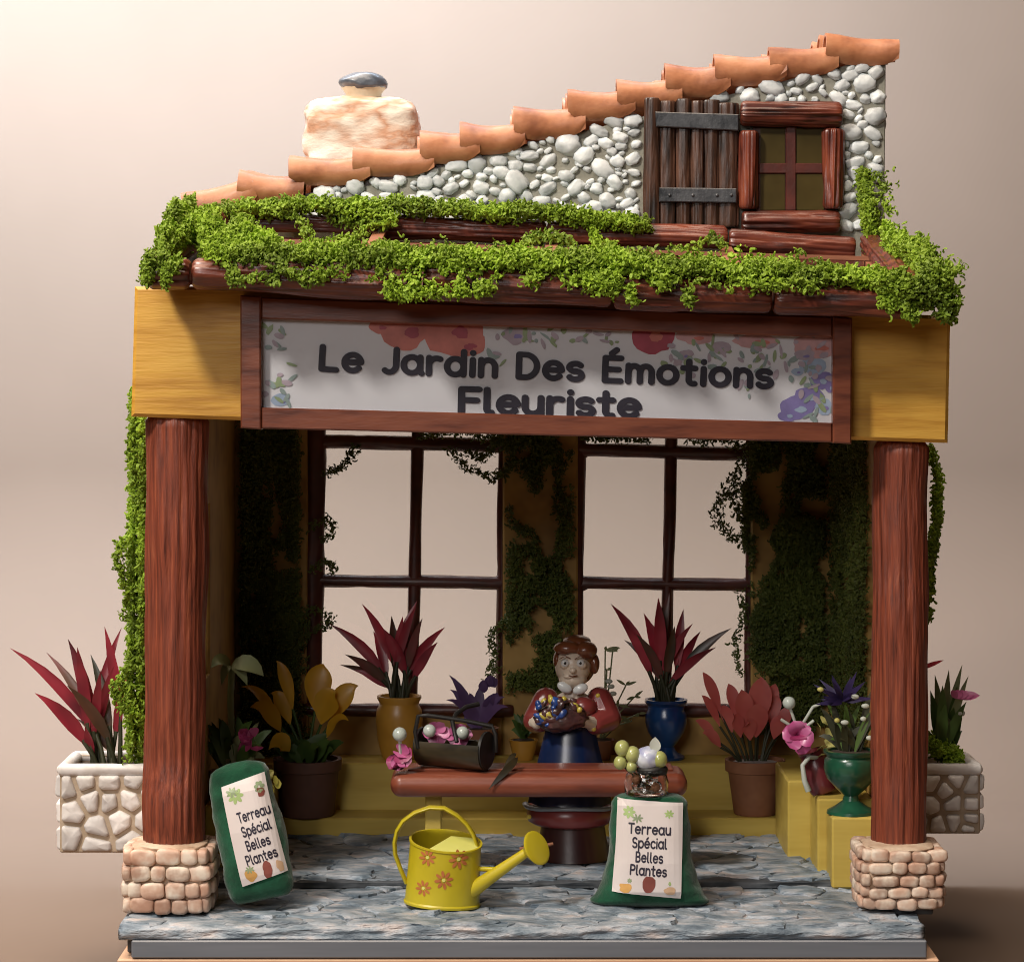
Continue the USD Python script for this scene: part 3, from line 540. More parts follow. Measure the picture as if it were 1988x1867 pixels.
def text_shape(txt, half, gap=0.20):
    x, out = 0.0, []
    for ch_ in txt:
        acc = ch_ in 'Éé'; b = {'É': 'E', 'é': 'e'}.get(ch_, ch_); w, st_ = GL[b]; st_ = list(st_)
        if acc: h = 1.0 if ch_ == 'É' else X7; st_ = st_ + [[(.28, h + .20), (.46, h + .36)]]
        for s_ in st_: out.append(affinity.translate(LineString(s_).buffer(half, quad_segs=5), x, 0))
        x += w + gap
    g = unary_union(out); return g, x - gap
def fit_line(txt, x0, y0, x1, y1, cap, half=.10, gap=.2):
    """Text as a shapely shape in photo units: baseline from (x0, y0) to (x1, y1), capitals cap high (y down)."""
    g, w = text_shape(txt, half, gap); sx = math.hypot(x1 - x0, y1 - y0) / w; ca, sa = (x1 - x0) / (sx * w), (y1 - y0) / (sx * w)
    return affinity.affine_transform(g, [sx * ca, cap * sa, sx * sa, -cap * ca, x0, y0])

# ------------------------------------------------------------------ shop sign
sg = thing('shop_sign', 'long framed shop sign printed with flowers and the lettering Le Jardin Des Émotions Fleuriste', 'sign', at(1060, 720, 0))
fr = ((466, 576), (1655, 618), (1654, 860), (467, 831))
part('frame_board', prism([(507, 577), (1616, 615), (1616, 655), (507, 619)], -.42, -.003, .03), 'sign_wood', sg)
part('frame_board', prism([(507, 791), (1616, 821), (1616, 859), (507, 832)], -.42, -.003, .03), 'sign_wood', sg)
part('frame_board', prism([(466, 573), (506, 575), (507, 834), (467, 831)], -.46, -.003, .03), 'sign_wood', sg)
part('frame_board', prism([(1617, 614), (1655, 617), (1653, 862), (1617, 860)], -.46, -.003, .03), 'sign_wood', sg)
YS = -.20
pq = [(506, 618), (1618, 654), (1618, 822), (506, 792)]
sp = part('sign_panel', prism(pq, YS, -.004, .005), 'sign_paper', sg)
pp = Polygon(pq)
def spr(shape, dy): return sheet(shape.intersection(pp), lambda a, b: at(a, b, YS - dy))
r = np.random.default_rng(21); nf = 0
FLW = [('coral', 790, 640, 46, 38), ('coral', 738, 634, 22, 14), ('coral', 882, 640, 62, 46), ('coral', 905, 668, 40, 26), ('rose', 1266, 648, 44, 38), ('blush', 1470, 662, 45, 14), ('blush', 1585, 672, 46, 22), ('blush', 1350, 655, 36, 14),
       ('violet', 1548, 792, 34, 24), ('violet', 1530, 806, 20, 12), ('violet', 1572, 770, 26, 18), ('violet', 1594, 738, 22, 18), ('violet', 1612, 752, 10, 12), ('sky', 1580, 712, 26, 16), ('sky', 1548, 722, 12, 8), ('sky', 1600, 790, 18, 16), ('sky', 545, 778, 18, 12), ('mauve', 1000, 650, 26, 18), ('mauve', 1330, 690, 14, 10), ('mauve', 1400, 676, 20, 12), ('mauve', 1562, 690, 20, 10)]
for k, x, y, rx, ry in FLW:
    f_ = part('printed_flower', spr(ragged(x, y, rx, ry, 30 + nf), .006 + .0002 * nf), 'print_' + k, sp, smooth=False); nf += 1
    part('petal_shade', spr(ragged(x + rx * .2, y + ry * .15, rx * .3, ry * .26, 60 + nf, .6), .011 + .0002 * nf), 'print_' + {'coral': 'rose', 'rose': 'coral', 'blush': 'coral', 'violet': 'sky', 'sky': 'violet', 'mauve': 'violet'}[k], f_, smooth=False)
lf = []
for cx, cy, sx, sy, n in ((540, 655, 30, 25, 9), (545, 745, 30, 36, 16), (1040, 655, 60, 18, 16), (960, 690, 20, 18, 6), (1150, 658, 60, 14, 12), (1310, 700, 30, 24, 9), (1390, 690, 70, 28, 26), (1500, 690, 60, 34, 24), (1570, 730, 40, 44, 22), (1450, 745, 30, 20, 5), (1590, 780, 30, 30, 10)):
    for _ in range(n):
        x, y = cx + r.normal(0, sx * .6), cy + r.normal(0, sy * .6); lf.append((affinity.rotate(ragged(x, y, r.uniform(4, 13), r.uniform(2.5, 6), int(r.integers(999)), .4, 10), r.uniform(0, 180)), ('leafgreen', 'teal', 'mauve')[r.integers(3)]))
for k in ('leafgreen', 'teal', 'mauve'):
    g = unary_union([a for a, b in lf if b == k]).intersection(pp); part('printed_leaves', sheet(g, lambda a, b: at(a, b, YS - {'leafgreen': .017, 'teal': .018, 'mauve': .019}[k])), 'print_' + k, sp, smooth=False)
g1 = affinity.scale(fit_line('Le Jardin Des Émotions', 624, 717, 1497, 751, 44, .128, .24), 1, 1)
part('lettering', spr(g1, .024), 'ink', sp, smooth=False)
part('lettering', sheet(fit_line('Fleuriste', 893, 799, 1240, 808, 44, .128, .22).intersection(pp), lambda a, b: at(a, b, YS - .024)), 'ink', sp, smooth=False)
part('glass', prism([(508, 620), (1616, 656), (1616, 820), (508, 790)], -.275, -.262, .002), 'pane', sg, smooth=False)

# ------------------------------------------------------------------ stone planters with plants on the side walls
def ptube(pts, r, seg=6): return tube(pts, r, seg)
def planter(name, label, x0, x1, y0, y1, z0, z1, seed):
    t = thing(name, label, 'planter', group='stone planters on the outer walls', base=((x0 + x1) / 2, (y0 + y1) / 2, z0)); r = np.random.default_rng(seed); w = .16
    b = part('box', join(box(x0, x1, y0, y0 + w, z0, z1, .03), box(x0, x1, y1 - w, y1, z0, z1, .03), box(x0, x0 + w, y0 + w, y1 - w, z0, z1, .03), box(x1 - w, x1, y0 + w, y1 - w, z0, z1, .03), box(x0 + w, x1 - w, y0 + w, y1 - w, z0, z0 + .2, .01)), 'rubble_mortar', t)
    part('rim', join(*[log((x0 - .02, y, z1 - .07), (x1 + .02, y, z1 - .07), .12, seed=seed + k, amp=.1, rough=.1, seg=14, n=14) for k, y in enumerate((y0 + .05, y1 - .05))] + [log((x, y0, z1 - .07), (x, y1, z1 - .07), .12, seed=seed + 5 + k, amp=.1, rough=.1, seg=14, n=14) for k, x in enumerate((x0 + .05, x1 - .05))]), 'rubble_b', b, smooth=True)
    def face(u0, u1, put, n):
        pts = [(r.uniform(u0 + .1, u1 - .1), r.uniform(z0 + .1, z1 - .26)) for _ in range(n)]
        for _ in range(12):
            q = np.array(pts + [(2 * u0 - a, c) for a, c in pts] + [(2 * u1 - a, c) for a, c in pts] + [(a, 2 * z0 - c) for a, c in pts] + [(a, 2 * (z1 - .14) - c) for a, c in pts]); vor = Voronoi(q); cells = []
            for i in range(n): cells.append(Polygon(vor.vertices[vor.regions[vor.point_region[i]]]))
            pts = [(min(max((c.centroid.x + p[0]) / 2, u0 + .1), u1 - .1), min(max((c.centroid.y + p[1]) / 2, z0 + .1), z1 - .26)) for c, p in zip(cells, pts)]
        for c in cells:
            c = c.intersection(sbox(u0 - .02, z0, u1 + .02, z1 - .13)).buffer(-.10).buffer(.062).segmentize(.12)
            if c.geom_type == 'MultiPolygon': c = max(c.geoms, key=lambda q_: q_.area)
            if c.is_empty or c.area < .008: continue
            o = np.array(c.exterior.coords[:-1]); m = np.array([c.centroid.x, c.centroid.y]); k = len(o); V = []
            for sc, d in ((1.0, -.03), (.95, .045), (.80, .085), (.45, .10)):
                V += [put(*(m + (p - m) * sc), d + .04 * (float(meshkit.noise(np.array([[p[0] * 5, p[1] * 5, seed]]), 2)[0]) - .5)) for p in o]
            V.append(put(*m, .102)); F = []
            for j in range(k):
                for q_ in range(3): F.append((q_ * k + j, q_ * k + (j + 1) % k, (q_ + 1) * k + (j + 1) % k)); F.append((q_ * k + j, (q_ + 1) * k + (j + 1) % k, (q_ + 1) * k + j))
                F.append((3 * k + j, 3 * k + (j + 1) % k, 4 * k))
            part('stone', (np.array(V), np.array(F)), 'rubble_' + VAR[r.integers(3)], b, smooth=50)
    face(x0, x1, lambda a, c, d: (a, y0 - d, c), 15)
    if x1 < 0: face(y0, y1, lambda a, c, d: (x0 - d, a, c), 12)
    else: face(y0, y1, lambda a, c, d: (x1 + d, a, c), 12)
    part('soil', box(x0 + w + .002, x1 - w - .002, y0 + w + .002, y1 - w - .002, z0 + .202, z1 - .16, .02), 'soil', t); return t
pl1 = planter('planter', 'white stone planter box on the left outer wall beside the left post', X(116, 1.6), OL - .01, 1.6, 3.4, Z(1655, 1.6), Z(1487, 1.6), 61)
pl2 = planter('planter', 'shaded grey stone planter box on the right outer wall behind the right post', OR + .01, X(1903, 4.4), 4.4, 6.2, Z(1618, 4.4), Z(1487, 4.4), 62)

# ------------------------------------------------------------------ plants
def spiky(t, base, specs, mats, stem_mat='dark_stem', Y=None, spread=.25, seed=0):
    """Sword leaves: specs = (tip px, tip py, depth offset, width)."""
    r = np.random.default_rng(seed)
    for k, (px, py, dy, w) in enumerate(specs):
        tip = at(px, py, Y + dy); b = np.asarray(base, float) + [r.uniform(-spread, spread), r.uniform(-spread, spread) * .6, 0]
        d = tip - b; L = np.linalg.norm(d); m = b + d * .34 + np.array([(b - base)[0] * .3 - d[0] * .10, 0, L * .06])
        st_ = part('stem', tube(np.array([b, (b + m) / 2 + [-(d[0]) * .03, 0, .02], m]), [.055, .05, .045], 6), stem_mat, t, smooth=True)
        part('leaf', leaf(m - d * .10, tip, w * .82, bend=(-d[0] * .05, 0, L * .04), nrm=(r.uniform(-.3, .3), -1, r.uniform(-.2, .5)), tip=1.1, wmax=.4, fold=.35), mats if isinstance(mats, str) else mats[k % len(mats)], t, smooth=60)
# red sword plant in the left planter
t = thing('red_plant', 'spiky dark red plant growing in the white stone planter left of the left post', 'plant', at(205, 1500, 2.5))
spiky(t, at(205, 1500, 2.5), [(20, 1258, .1, .30), (68, 1345, -.3, .36), (90, 1266, .4, .24), (132, 1240, .2, .34), (150, 1256, -.2, .32), (176, 1270, .3, .26), (203, 1216, .1, .28), (222, 1290, -.2, .24), (186, 1330, .3, .28), (236, 1218, .5, .24), (250, 1300, .0, .24), (130, 1330, -.4, .30), (196, 1300, -.4, .24), (165, 1410, -.3, .24), (150, 1395, .2, .26)], ('red_leaf', 'red_leaf', 'bronze_leaf'), Y=2.5, seed=1, spread=.3)
def pot(t, prof, c, m, soil=True, rr=None):
    part('pot', lathe(prof, c, 30, cap=True), m, t, smooth=40)
    if soil: part('soil', blob((c[0], c[1], c[2] + rr[1]), (rr[0], rr[0], .07), 2, .2, 4, seed=3), soil if isinstance(soil, str) else 'soil', t, smooth=True)
Yt2 = 9.35
# ochre pot with red plant
t = thing('potted_plant', 'spiky red plant in the ochre pot on the back shelf below the left window', 'potted plant', (X(775, Yt2), Yt2, 1.61), 'potted plants on the shelves')
b = np.array([X(775, Yt2), Yt2, 1.612])
pot(t, [(.36, 0), (.40, .05), (.50, .45), (.54, .9), (.52, 1.12), (.45, 1.24), (.46, 1.30), (.51, 1.38), (.51, 1.44), (.44, 1.44), (.40, 1.34)], b, 'ochre_pot', 'soil', (.38, 1.33))
spiky(t, b + [0, 0, 1.36], [(640, 1211, .1, .32), (703, 1172, .2, .30), (670, 1270, -.2, .30), (688, 1300, .1, .30), (742, 1218, -.2, .34), (760, 1195, .2, .28), (782, 1196, -.1, .28), (810, 1166, .2, .26), (820, 1200, -.2, .26), (864, 1217, .1, .30), (850, 1246, -.2, .28), (795, 1225, .3, .30), (725, 1225, .3, .28), (770, 1222, .0, .30), (660, 1290, .2, .26), (808, 1175, -.1, .26)], ('red_leaf', 'red_leaf', 'bronze_leaf'), Y=Yt2, seed=2, spread=.2)
# blue urn with red plant
t = thing('potted_plant', 'spiky red plant in the glossy blue urn on the back shelf below the right window', 'potted plant', (X(1293, Yt2), Yt2, 1.61), 'potted plants on the shelves')
b = np.array([X(1293, Yt2), Yt2, 1.612])
pot(t, [(.42, 0), (.43, .06), (.25, .16), (.18, .28), (.28, .40), (.42, .62), (.48, .84), (.47, 1.02), (.42, 1.10), (.42, 1.22), (.49, 1.30), (.49, 1.36), (.42, 1.36), (.38, 1.28)], b, 'blue_glaze', 'soil', (.36, 1.26))
spiky(t, b + [0, 0, 1.28], [(1186, 1172, .1, .34), (1212, 1212, -.2, .28), (1212, 1242, .2, .28), (1250, 1190, .2, .34), (1278, 1160, -.1, .36), (1300, 1150, .3, .36), (1327, 1182, .2, .30), (1345, 1210, -.2, .26), (1420, 1219, .1, .30), (1390, 1256, -.1, .28), (1265, 1210, .3, .32), (1310, 1215, -.3, .30), (1232, 1262, .3, .28), (1360, 1225, .3, .28), (1235, 1230, -.2, .26)], ('red_leaf', 'red_leaf', 'bronze_leaf'), Y=Yt2, seed=3, spread=.2)
# terracotta pot with coral leaves
Yp = 8.1; t = thing('potted_plant', 'coral red broad leaved plant in a terracotta pot on the lower shelf at the right', 'potted plant', (X(1466, Yp), Yp, .56), 'potted plants on the shelves')
b = np.array([X(1466, Yp), Yp, .563])
pot(t, [(.46, 0), (.48, .03), (.60, .90), (.61, .95), (.67, .97), (.68, 1.22), (.60, 1.22), (.56, 1.10)], b, 'clay_pot', 'gravel', (.56, 1.12))
for k, (px, py, w, dy, nz) in enumerate([(1366, 1308, .30, .1, 0), (1364, 1352, .24, -.1, .2), (1352, 1400, .26, .1, .3), (1366, 1424, .34, -.3, .5), (1415, 1330, .34, .3, 0), (1478, 1318, .62, .1, .2), (1440, 1342, .5, -.2, .3), (1470, 1368, .6, -.4, .5), (1535, 1376, .36, .0, .3), (1520, 1395, .42, -.2, .5), (1505, 1330, .36, .4, 0), (1400, 1372, .34, .1, .3), (1425, 1390, .36, -.3, .5), (1510, 1352, .36, .3, .1), (1452, 1400, .4, -.4, .6)]):
    tp = at(px, py, Yp + dy); c0 = b + [np.clip((tp[0] - b[0]) * .25, -.3, .3), 0, 1.1]; m = c0 + (tp - c0) * (.56 if w < .5 else .46)
    part('stem', tube([c0, c0 * .5 + m * .5 + [0, 0, .06], m], .03, 6), 'dark_stem', t, smooth=True)
    part('leaf', leaf(m, tp + (tp - m) * .05, w * .86, bend=(0, 0, .10), nrm=(0, -1, .35 + nz), fold=.2, tip=.9, wmax=.5, n=10), 'coral_leaf', t, smooth=60)
# amber plant in brown pot
Yp = 7.95; t = thing('potted_plant', 'yellow amber leaved plant in a dark brown pot on the lower shelf at the left', 'potted plant', (X(597, Yp), Yp, .56), 'potted plants on the shelves')
b = np.array([X(597, Yp), Yp, .563])
pot(t, [(.58, 0), (.60, .03), (.70, .98), (.71, 1.0), (.76, 1.02), (.77, 1.26), (.68, 1.26), (.64, 1.14)], b, 'brown_pot', 'soil', (.64, 1.14))
for k, (px, py, w, dy, nrm) in enumerate([(476, 1340, .34, -.4, (0, -.6, 1)), (492, 1378, .46, -.6, (.2, -.8, .6)), (526, 1455, .42, -.8, (.3, -1, .2)), (540, 1292, .30, .2, (0, -1, .4)), (626, 1298, .62, .3, (0, -1, .1)), (690, 1338, .48, .1, (0, -1, .3)), (650, 1350, .6, -.2, (0, -1, .5)), (530, 1352, .36, .2, (0, -1, .5)), (672, 1402, .34, -.3, (0, -.6, 1))]):
    tp = at(px, py, Yp + dy); c0 = b + [0, 0, 1.15]; m = c0 + (tp - c0) * .5 + [0, 0, .12]
    part('stem', tube([c0, (c0 + m) / 2 + [0, 0, .05], m], .035, 6), 'green_leaf', t, smooth=True)
    part('leaf', leaf(m, tp + (tp - m) * .12, w * 1.0, bend=(0, 0, .2), nrm=nrm, fold=.3, tip=1.25, wmax=.42, n=11), 'amber_leaf', t, smooth=60)
for k in range(14):
    a = r.uniform(0, 6.28); c0 = b + [.3 * math.cos(a), .3 * math.sin(a), 1.15]; tp = c0 + [r.uniform(-.75, .75), r.uniform(-.5, .2), r.uniform(.25, .7)]
    part('leaf', leaf(c0, tp, .3, bend=(0, 0, .1), nrm=(0, -1, .6)), 'green_leaf', t, smooth=60, label='small green leaf')
# purple plant behind the trug
Yp = 9.3; t = thing('potted_plant', 'pale purple spiky plant partly hidden behind the dark trug on the table', 'potted plant', (X(928, Yp), Yp, 1.61), 'potted plants on the shelves')
b = np.array([X(928, Yp), Yp, 1.612])
pot(t, [(.34, 0), (.36, .03), (.46, .62), (.48, .72), (.42, .72), (.40, .64)], b, 'clay_pot', 'soil', (.4, .64))
for k, (px, py, w) in enumerate([(866, 1310, .2), (868, 1338, .2), (860, 1358, .18), (884, 1372, .2), (905, 1345, .2), (928, 1330, .22), (960, 1345, .22), (974, 1352, .2), (980, 1372, .2), (940, 1380, .24), (915, 1385, .24), (895, 1395, .22)]):
    tp = at(px + 6, py, Yp + r.uniform(-.4, .3)); part('leaf', leaf(b + [r.uniform(-.1, .1), 0, .66], tp, w * 1.3, bend=(0, 0, .18), nrm=(0, -1, .5), tip=1.2, wmax=.3), 'purple_leaf', t, smooth=60)
for k in range(8):
    c0 = at(955 + r.uniform(-16, 16), 1352 + r.uniform(-26, 22), Yp - .1); part('petal', leaf(c0, c0 + [r.uniform(-.15, .15), -.1, r.uniform(.1, .34)], .24, nrm=(r.uniform(-.4, .4), -1, .2)), 'purple_leaf', t, smooth=60)
# small green plant in a small pot
Yp = 9.2; t = thing('potted_plant', 'small bushy green plant in a little tan pot between the trug and the woman', 'potted plant', (X(1016, Yp), Yp, 1.61), 'potted plants on the shelves')
b = np.array([X(1016, Yp), Yp, 1.612])
pot(t, [(.22, 0), (.23, .03), (.32, .42), (.34, .46), (.30, .46), (.27, .40)], b, 'ochre_pot', 'soil', (.27, .42))
for k in range(34):
    a = r.uniform(0, 6.28); tp = b + [.36 * math.cos(a) * r.uniform(.3, 1), .3 * math.sin(a), .45 + r.uniform(.1, .62)]
    part('leaf', leaf(b + [0, 0, .42], tp, .14, bend=(0, 0, .1), nrm=(0, -1, .4), n=5), 'green_leaf', t, smooth=60)
# sprigs behind the woman
Yp = 9.2; t = thing('potted_plant', 'thin green sprigs with tiny white buds rising behind the woman', 'potted plant', (X(1165, Yp), Yp, 1.61), 'potted plants on the shelves')
b = np.array([X(1165, Yp), Yp, 1.612])
pot(t, [(.22, 0), (.23, .03), (.32, .42), (.34, .46), (.30, .46), (.27, .40)], b, 'clay_pot', 'soil', (.27, .42))
for px, py in ((1190, 1258), (1175, 1262), (1215, 1330), (1232, 1352), (1240, 1385), (1178, 1300), (1200, 1368), (1225, 1400)):
    tp = at(px, py, Yp); part('stem', tube([b + [0, 0, .4], (b + tp) / 2 + [.05, 0, .35], tp], .018, 5), 'pale_leaf', t, smooth=True)
    for q in range(3): part('leaf', leaf(tp, tp + [r.uniform(-.3, .3), -.05, r.uniform(-.1, .15)], .07, nrm=(0, -1, .5), n=5), 'pale_leaf', t, smooth=60)
for px, py in ((1186, 1332), (1190, 1346), (1182, 1322)): part('bud', blob(at(px, py, Yp - .1), (.09, .06, .055), 1, .1), 'stem_white', t, smooth=True)
# maroon vase and green urn on the right steps
Yp = 4.1; t = thing('vase', 'leaning maroon vase on the right step beside the green urn', 'vase', (X(1600, Yp), Yp, 1.66))
b = np.array([X(1602, Yp), Yp, 1.70])
v_, f_ = lathe([(.26, 0), (.30, .04), (.36, .34), (.33, .62), (.24, .80), (.28, .90), (.22, .90), (.19, .80)], (0, 0, 0), 24); part('body', (v_ @ rot((0, 1, 0), -20).T + b, f_), 'maroon_glaze', t, smooth=50)
t = thing('pink_flower', 'pink flower with a white pearl stamen drooping from the maroon vase at the right', 'flower', at(1580, 1470, 3.7), 'pink flowers with pearls'); Yf = 3.6
part('stem', tube([at(1592, 1470, 4.0), at(1570, 1470, 3.6), at(1558, 1485, 3.5), at(1562, 1515, 3.5), at(1570, 1535, 3.5)], [.04, .05, .05, .06, .07], 7), 'stem_white', t, smooth=True)
c = at(1548, 1425, Yf)
for k, (dx, dy) in enumerate([(-26, -6), (-14, 22), (12, 34), (26, 10), (14, -22), (-8, -26), (0, 10)]):
    part('petal', leaf(c + [0, .05, 0], c + [S(dx * 1.25), -.10 - .05 * (k % 2), -S(dy * 1.15)], .36, bend=(0, -.10, 0), nrm=(0, -1, .2), wmax=.6, tip=.5, fold=.3), 'pink' if k < 6 else 'magenta', t, smooth=60)
for a, bb in (((1545, 1405), (1533, 1372)), ((1535, 1408), (1516, 1396)), ((1560, 1402), (1578, 1372)), ((1562, 1412), (1580, 1398)), ((1578, 1372), (1592, 1366))): part('stamen', tube([at(*a, Yf - .1), at(*bb, Yf - .15)], .035, 6), 'stem_white', t, smooth=True)
part('pearl', blob(at(1532, 1364, Yf - .16), .135, 2, 0), 'pearl', t, smooth=True)
t = thing('yellow_flower', 'pale yellow frilled flower between the pink flower and the green urn', 'flower', at(1598, 1430, 3.9))
for k in range(6): c = at(1596 + r.uniform(-6, 8), 1395 + k * 14, 3.9); part('petal', leaf(c, c + [r.uniform(-.15, .25), -.1, r.uniform(-.28, .1)], .26, nrm=(r.uniform(-.5, .5), -1, 0), wmax=.6, tip=.5), 'lemon', t, smooth=60)
Yp = 2.92; t = thing('potted_plant', 'glossy dark green urn with a purple black spiky plant on the right front step', 'potted plant', (X(1652, Yp), Yp, 1.45), 'potted plants on the shelves')
b = np.array([X(1652, Yp), Yp, 1.453])
pot(t, [(.50, 0), (.49, .06), (.34, .14), (.17, .26), (.15, .36), (.30, .50), (.50, .72), (.56, .92), (.54, 1.10), (.49, 1.16), (.56, 1.24), (.57, 1.29), (.48, 1.29), (.45, 1.22)], b, 'green_glaze', 'soil', (.45, 1.22))
for k in range(26):
    a = r.uniform(0, 6.28); el = r.uniform(-.2, 1.2); c0 = at(1636, 1360, Yp); d = np.array([math.cos(a) * math.cos(el), math.sin(a) * math.cos(el), math.sin(el)]) * r.uniform(.4, .72)
    part('leaf', leaf(c0, c0 + d, .12, nrm=(.1, -1, .3), n=5, tip=1.2, wmax=.35), 'violet_leaf', t, smooth=60)
for k in range(30):
    a = r.uniform(0, 6.28); c0 = b + [.2 * math.cos(a), .2 * math.sin(a), 1.2]; tp = c0 + [r.uniform(-.55, .6), r.uniform(-.35, .35), r.uniform(.25, 1.3)]
    part('leaf', leaf(c0, tp, .13, bend=(0, 0, .12), nrm=(0, -1, .3), n=6), ('dark_stem', 'green_leaf')[k % 3 == 0], t, smooth=60)
for px, py in ((1593, 1338), (1680, 1370), (1660, 1352), (1640, 1402), (1676, 1395), (1688, 1432), (1625, 1398)): part('bud', blob(at(px, py, Yp - .35), (r.uniform(.05, .1), .04, .05), 1, .15), ('stem_white', 'lemon')[px % 2], t, smooth=True)
# left corner plant on the left step
Yp = 4.6; t = thing('potted_plant', 'tall dull green plant with pink blooms in the left corner behind the left post', 'potted plant', (X(455, Yp), Yp, 1.5), 'potted plants on the shelves')
b = np.array([X(452, Yp), Yp, 1.503])
pot(t, [(.34, 0), (.36, .03), (.48, .5), (.50, .56), (.44, .56), (.42, .5)], b, 'clay_pot', 'soil', (.42, .5))
for k in range(44):
    c0 = b + [r.uniform(-.25, .25), r.uniform(-.2, .2), .52]; tp = c0 + [r.uniform(-.55, .75), r.uniform(-.5, .3), r.uniform(.3, 1.25)]
    part('leaf', leaf(c0, tp, r.uniform(.14, .26), bend=(0, 0, .18), nrm=(r.uniform(-.4, .4), -1, .4), n=6), ('pale_leaf', 'green_leaf', 'green_leaf')[k % 3], t, smooth=60)
part('stem', tube([b + [0, 0, .5], at(447, 1360, Yp), at(450, 1292, Yp)], .07, 7), 'pale_leaf', t, smooth=True)
for tip, w_ in (((410, 1296), .3), ((512, 1312), .42), ((480, 1330), .26), ((430, 1330), .2)): part('leaf', leaf(at(448, 1294, Yp), at(tip[0], tip[1], Yp - .2), w_, bend=(0, -.05, .16), nrm=(0, -.8, .7)), 'pale_leaf', t, smooth=60)
for k in range(9):
    c0 = at(478 + r.uniform(-22, 22), 1444 + r.uniform(-16, 14), Yp - .6); part('petal', leaf(c0, c0 + [r.uniform(-.25, .25), -.12, r.uniform(-.1, .2)], .28, nrm=(0, -1, .3), wmax=.6, tip=.5), 'magenta', t, smooth=60)
t = thing('yellow_flower', 'small yellow ruffled flower above the right corner of the left soil bag', 'flower', at(530, 1510, 2.6))
for k in range(8): c = at(524 + r.uniform(-8, 10), 1488 + k * 7, 2.6); part('petal', leaf(c, c + [r.uniform(-.2, .2), -.08, r.uniform(-.15, .12)], .2, nrm=(0, -1, .3), wmax=.6, tip=.5), 'lemon', t, smooth=60)
part('stem', tube([at(528, 1530, 2.6), at(526, 1600, 2.9), np.array([X(522, 3.3), 3.3, .2])], .04, 6), 'green_leaf', t, smooth=True)
# plant in right planter
Yp = 5.2; t = thing('green_plant', 'spiky green plant with one pink flower in the stone planter right of the right post', 'plant', at(1826, 1490, Yp))
for k, (px, py, w) in enumerate([(1868, 1290, .2), (1880, 1312, .2), (1842, 1300, .24), (1858, 1330, .2), (1876, 1362, .22), (1868, 1392, .22), (1830, 1330, .26), (1815, 1310, .24), (1806, 1340, .26), (1852, 1372, .28), (1868, 1418, .2), (1836, 1365, .28), (1845, 1395, .26)]):
    c0 = at(1828 + r.uniform(-12, 12), 1480, Yp + r.uniform(-.3, .3)); part('leaf', leaf(c0, at(px, py, Yp + r.uniform(-.4, .3)), w, bend=(0, 0, .12), nrm=(r.uniform(-.3, .3), -1, .4), tip=1.1), ('pale_leaf' if py < 1325 else 'green_leaf'), t, smooth=60)
part('leaf', leaf(at(1780, 1300, Yp), at(1832, 1281, Yp), .1, nrm=(0, -1, .4)), 'red_leaf', t, label='dark red leaf tip')
for k in range(5): c = at(1848, 1352, Yp - .3); part('petal', leaf(c, c + [.1 + .12 * k, -.1, .12 - .02 * k], .2, nrm=(0, -1, .4), wmax=.6), 'pink', t, smooth=60)
part('bud', blob(at(1866, 1384, Yp - .3), (.09, .06, .07), 1, .1), 'stem_white', t, smooth=True)

# ------------------------------------------------------------------ table with the things on it
YT0, YT1 = 2.45, 3.85; tb = thing('table', 'red brown wooden table with a thick rounded top standing in front of the woman', 'table', (X(1045, 3), 3.1, .2))
ZT = 2.32
def rounded_board(x0, x1, y0, y1, z0, z1, rad): return m3.Manifold.batch_hull([m3.Manifold.sphere(rad, 20).translate((x, y, z)) for x in (x0 + rad, x1 - rad) for y in (y0 + rad, y1 - rad) for z in (z0 + rad, z1 - rad)])
part('tabletop', rounded_board(X(757, YT0), X(1336, YT0), YT0, YT1, ZT - .50, ZT, .23), 'table_wood', tb, smooth=True)
part('top_board', box(X(790, YT0), X(1310, YT0), YT0 + .42, YT1 - .1, ZT + .002, ZT + .035, .015), 'table_wood', tb)
for px in (842, 1255): part('leg', box(X(px, 3.2) - .17, X(px, 3.2) + .17, 3.0, 3.35, .18, ZT - .49, .03), 'shelf_wood', tb)
TT = ZT + .037
tg = thing('trug', 'dark bamboo trug with a black handle lying on the table', 'basket', (X(880, 3), 3.1, TT))
a0, a1 = at(820, 1452, 3.35), at(944, 1470, 2.75); a0[2] = TT + .42; a1[2] = TT + .40
def half_pipe(p0, p1, rr, th, lo=-20, hi=200, n=10, m=20, gap=0):
    ax = (p1 - p0) / np.linalg.norm(p1 - p0); sd = np.cross(ax, [0, 0, 1]); sd /= np.linalg.norm(sd); up = np.cross(sd, ax); a = np.radians(np.linspace(180 + lo, 180 + hi, m)); V = []
    for t_ in np.linspace(0, 1, n):
        c_ = p0 + (p1 - p0) * t_
        for q, aa in ((rr, a), (rr - th, a[::-1])): V.append(c_ + (q * np.cos(aa))[:, None] * sd + (q * np.sin(aa))[:, None] * up)
    V = np.vstack(V); k = 2 * m; F = []
    for i in range(n - 1):
        for j in range(k): F.append((i * k + j, i * k + (j + 1) % k, (i + 1) * k + (j + 1) % k, (i + 1) * k + j))
    for j in range(m - 1): F += [(j, k - 1 - j, k - 2 - j, j + 1), ((n - 1) * k + j, (n - 1) * k + j + 1, (n - 1) * k + k - 2 - j, (n - 1) * k + k - 1 - j)]
    return V, np.array(F)
part('trough', half_pipe(a0, a1, .41, .05), 'bamboo', tg, smooth=40)
for p in (a0, a1):
    ax = (a1 - a0) / np.linalg.norm(a1 - a0); part('end_cap', tube([p - ax * .03, p + ax * .03], .385, 24), 'black_strap', tg, smooth=40)
